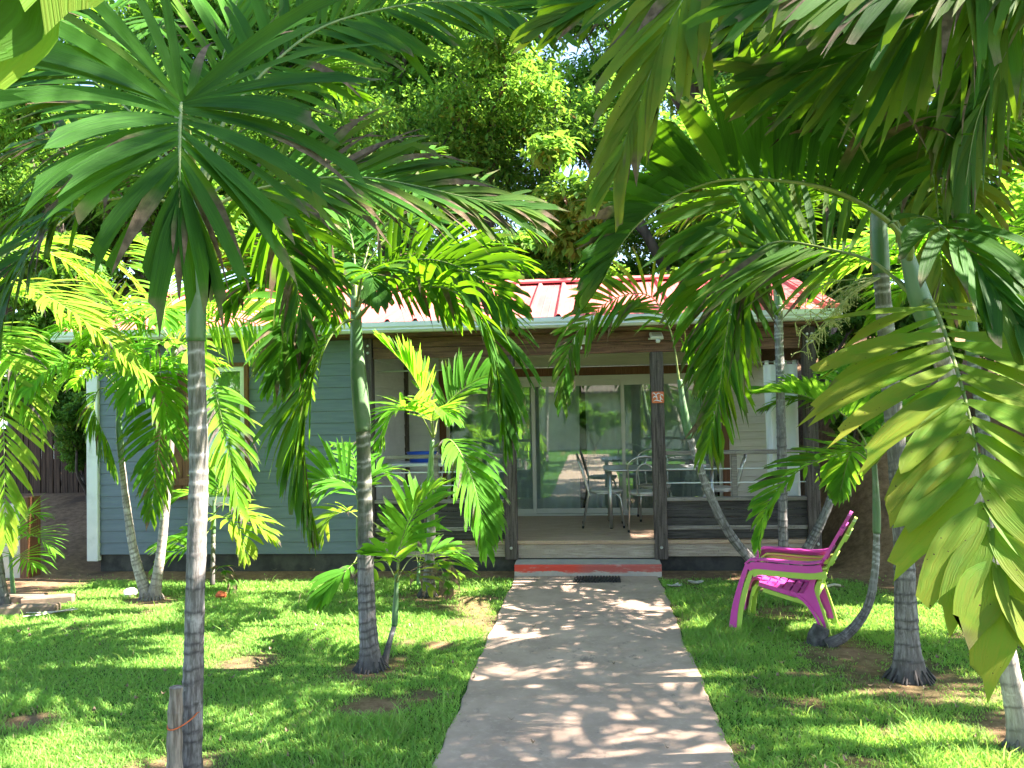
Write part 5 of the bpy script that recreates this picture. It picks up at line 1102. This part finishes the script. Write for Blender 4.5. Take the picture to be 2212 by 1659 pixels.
# ------------------------------------------------------------------ background trees
def tree_meshes(seed, H, spread, nclump, nleaf, leafL, fork=.35, trunkr=.28, low=.3):
    r = random.Random(seed); rs = np.random.RandomState(seed)
    tb_ = MB(); tips = []
    def branch(p, d, l, rad, lev):
        n = 6; pts = [p]; q = p.copy(); dd = d.copy()
        for k in range(n):
            dd = (dd + Vector((r.uniform(-.22, .22), r.uniform(-.22, .22), r.uniform(-.08, .18)))).normalized(); q = q + dd * (l / n); pts.append(q.copy())
        tb_.tube(pts, [rad * (1 - .45 * i / n) for i in range(n + 1)], 9 if lev < 2 else 6, False)
        if lev >= 2:
            tips.append(pts[-1]); tips.append(pts[n // 2])
        if lev < 3:
            for k in range(r.choice((3, 4)) if lev < 2 else 3):
                j = r.randint(2, n); az = r.uniform(0, 2 * pi); sp = r.uniform(.5, 1.0) * (1.0 if lev else .85)
                nd = (dd * cos(sp) + Vector((cos(az), sin(az), r.uniform(-.15, .45))).normalized() * sin(sp)).normalized(); branch(pts[j], nd, l * r.uniform(.6, .85), rad * (1 - .45 * j / n) * r.uniform(.5, .7), lev + 1)
    for k in range(3):
        az = 2 * pi * k / 3 + r.uniform(-.4, .4); p0 = Vector((cos(az) * trunkr * .3, sin(az) * trunkr * .3, H * fork)); branch(p0, Vector((cos(az) * .5 * spread, sin(az) * .5 * spread, 1)).normalized(), H * .33, trunkr * .62, 1)
    tb_.tube([(0, 0, -.6), (0, 0, 0), (.05, 0, H * fork * .5), (0, 0, H * fork + .1)], [trunkr * 1.7, trunkr * 1.25, trunkr, trunkr * .8], 12, False)
    r.shuffle(tips)
    cl = tips[:nclump]
    V = []; T = []
    for c in cl:
        n = int(nleaf * r.uniform(.6, 1.3)); rad = r.uniform(.42, .8) * H / 11
        g = rs.normal(size=(n, 3)); g /= np.linalg.norm(g, axis=1)[:, None]; rr_ = rad * (rs.rand(n) ** .45)
        pos = g * rr_[:, None] * np.array([1.15, 1.15, .62]) + np.array(c)
        az = rs.rand(n) * 2 * pi; tl = rs.normal(-.45, .45, n)
        d = np.stack([np.cos(az) * np.cos(tl), np.sin(az) * np.cos(tl), np.sin(tl)], -1)
        s = np.stack([-np.sin(az), np.cos(az), rs.normal(0, .35, n)], -1); s /= np.linalg.norm(s, axis=1)[:, None]
        l = leafL * (.65 + .7 * rs.rand(n)); w = l * .24
        nrm = np.cross(d, s)
        a = pos; m1 = pos + d * (l * .45)[:, None] + s * w[:, None]; m2 = pos + d * (l * .45)[:, None] - s * w[:, None]; e = pos + d * l[:, None] - np.array([0, 0, 1]) * (l * .12)[:, None]
        V.append(np.stack([a, m1, e, m2], 1)); tv = np.clip(r.uniform(.1, .8) + rs.normal(0, .18, n), 0, 1); yl = np.clip(rs.rand(n) * .5 * (rs.rand(n) < .3), 0, 1)
        T.append(np.repeat(np.stack([tv, (rs.rand(n) < .008) * 1.0, yl, tv * 0], -1)[:, None], 4, 1))
    V = np.concatenate(V).reshape(-1, 3); T = np.concatenate(T).reshape(-1, 4); q = np.arange(len(V)).reshape(-1, 4)
    tm = tb_.mesh('trunk'); tm.materials.append(m_bark); tm.polygons.foreach_set('use_smooth', [True] * len(tm.polygons))
    cm = np_mesh('crown', V, q, T); cm.materials.append(m_tree_leaf)
    return tm, cm
VAR = [tree_meshes(21, 12.5, 1.3, 200, 950, .125, .30, .34), tree_meshes(34, 11.0, 1.0, 190, 950, .12, .22, .24), tree_meshes(55, 5.0, 1.5, 150, 600, .11, .10, .10)]
def tree(name, v, loc, s, rz, label, group, cat='tree'):
    e = empty(name, loc, label, cat, group, rz=rz or 1e-9); e.scale = (s, s, s)
    for nm, me in zip(('trunk', 'crown'), VAR[v]):
        o = bpy.data.objects.new(nm, me); COL.objects.link(o); o.parent = e
    return e
BG = 'big leafy trees behind the bungalow'
for v, x, y, s, a, lab in [(0, -2.0, 17.5, 1.0, 20, 'large forked tree directly behind the bungalow, blue sky showing through its limbs'), (1, -6.6, 15.6, .95, 80, 'tree rising behind the left half of the bungalow roof'), (1, 2.6, 16.2, 1.0, 200, 'tree standing behind the right half of the bungalow roof'),
                           (0, 5.4, 19.5, 1.05, 130, 'broad tree on the rise behind the porch corner'), (1, -11.5, 17.0, 1.0, 300, 'tree beyond the dark fence at the far left'), (0, -8.6, 22.0, 1.15, 250, 'taller tree further back on the left'),
                           (1, 9.2, 15.0, 1.0, 10, 'tree behind the palms on the right bank'), (0, 13.0, 21.0, 1.15, 190, 'tall tree at the back right above the bank'), (1, -16.5, 22.0, 1.15, 40, 'tree at the far left edge behind the cream wall'),
    (0, -5.2, 20.5, 1.4, 160, 'very tall tree behind the left part of the roof'), (1, -12.5, 21.0, 1.55, 200, 'very tall tree above the far left palms'), (0, 4.2, 23.5, 1.4, 300, 'very tall tree behind the right part of the roof'), (1, 8.0, 24.0, 1.5, 80, 'very tall tree behind the right bank')]:
    tree('leafy_tree', v, (x, y, float(height(x, y)) - .1), s, R(a), lab, BG)
SH = 'leafy shrubs behind the bungalow'
for x, y, s, a, lab in [(-4.2, 14.6, 1.5, 0, 'shrub behind the left end of the roof'), (-1.3, 15.4, 1.55, 50, 'shrub showing over the middle of the roof ridge'), (1.4, 14.8, 1.5, 120, 'shrub above the ridge right of the middle'), (3.9, 13.6, 1.35, 200, 'dark shrub on the bank behind the porch corner'), (-7.6, 13.9, .8, 10, 'shrub leaning over the dark fence'), (-10.4, 13.8, 1.1, 90, 'shrub behind the left end of the dark fence'),
                        (5.6, 11.4, 1.0, 40, 'shrub on the right bank behind the bright palm'), (7.6, 12.6, 1.3, 160, 'shrub high on the right bank at the edge'), (-6.4, 12.9, .42, 70, 'small shrub hanging over the fence next to the white corner board'), (3.3, 11.9, .5, 300, 'low shrub growing on the bank beside the bungalow end wall'), (4.6, 10.3, .7, 20, 'shrub on the bank right of the bungalow end wall'), (3.7, 13.0, .8, 110, 'shrub behind the end of the bungalow on the bank'), (6.4, 9.4, .7, 220, 'low shrub at the foot of the right bank'), (-8.6, 12.8, .7, 140, 'shrub in front of the far left tree over the fence'), (-5.8, 14.6, 1.2, 200, 'shrub rising over the left gable'), (-7.3, 11.2, .45, 30, 'small dark shrub at the foot of the fence nearest the cream wall'), (-6.4, 11.4, .22, 130, 'smallest shrub at the foot of the fence by the white corner board'), (3.2, 10.2, .26, 0, 'small shrub low on the bank just right of the porch corner')]:
    tree('leafy_shrub', 2, (x, y, float(height(x, y)) - .1), s, R(a), lab, SH, 'shrub')
vb = tree('flowering_vine', 2, (6.3, 9.9, float(height(6.3, 9.9)) + .6), .8, R(33), 'shrub with small violet flowers high at the right edge', None, 'shrub')
m_violet = pm('violet_flower', (0.34, 0.20, 0.62), (0.45, 0.30, 0.70), 10, 0.7)
b = MB(); r = random.Random(2)
for k in range(70):
    p = Vector((r.uniform(-2.0, 1.0), r.uniform(-2.6, -1.0), r.uniform(1.5, 5.2))); 
    for j in range(5):
        a = 2 * pi * j / 5; b.add([p, p + Vector((cos(a - .5) * .04, -.02, sin(a - .5) * .04)), p + Vector((cos(a) * .065, -.015, sin(a) * .065)), p + Vector((cos(a + .5) * .04, -.02, sin(a + .5) * .04))], [(0, 1, 2, 3)])
part('flowers', b, m_violet, vb, False, True)
hb = empty('garden_house', (0, -15, 0), 'pale garden house standing behind the viewer', 'house')
b = MB(); b.box((-7, -18, -.3), (7, -13, 2.6)); part('wall', b, m_cream, hb)
b = MB(); b.prism([(-12.4, 2.5), (-15.5, 4.0), (-18.6, 2.5), (-18.6, 2.4), (-12.4, 2.4)], -7.4, 7.4, 'x'); part('roof', b, m_bark, hb)
for x in (-4, 3):
    b = MB(); b.box((x, -12.99, .9), (x + 1.2, -12.95, 2.1)); part('window', b, m_white, hb)
# trees standing out of view to the right (they shade the right lawn) and behind the viewer (seen in the door glass)
OUT = 'garden trees beyond the picture edges'
for v, x, y, s, a, lab in [(1, 9.9, 7.4, .70, 60, 'tree past the right edge whose shade covers the garden chairs'), (1, -9.5, -8.0, .7, 20, 'tree behind the viewer on the left'), (1, 9.5, -9.0, .7, 260, 'tree behind the viewer on the right')]:
    tree('leafy_tree', v, (x, y, -.1), s, R(a), lab, OUT)
for x, y, s, a, lab in [(-5.5, -6, .6, 0, 'shrub behind the viewer on the left'), (-2.8, -8.5, .7, 60, 'shrub behind the viewer left of the path'), (2.6, -7.5, .65, 120, 'shrub behind the viewer right of the path'), (5.5, -6, .6, 200, 'shrub behind the viewer on the right'), (0.2, -11.8, .6, 250, 'shrub closing the path far behind the viewer')]:
    tree('leafy_shrub', 2, (x, y, -.1), s, R(a), lab, 'shrubs behind the viewer', 'shrub')
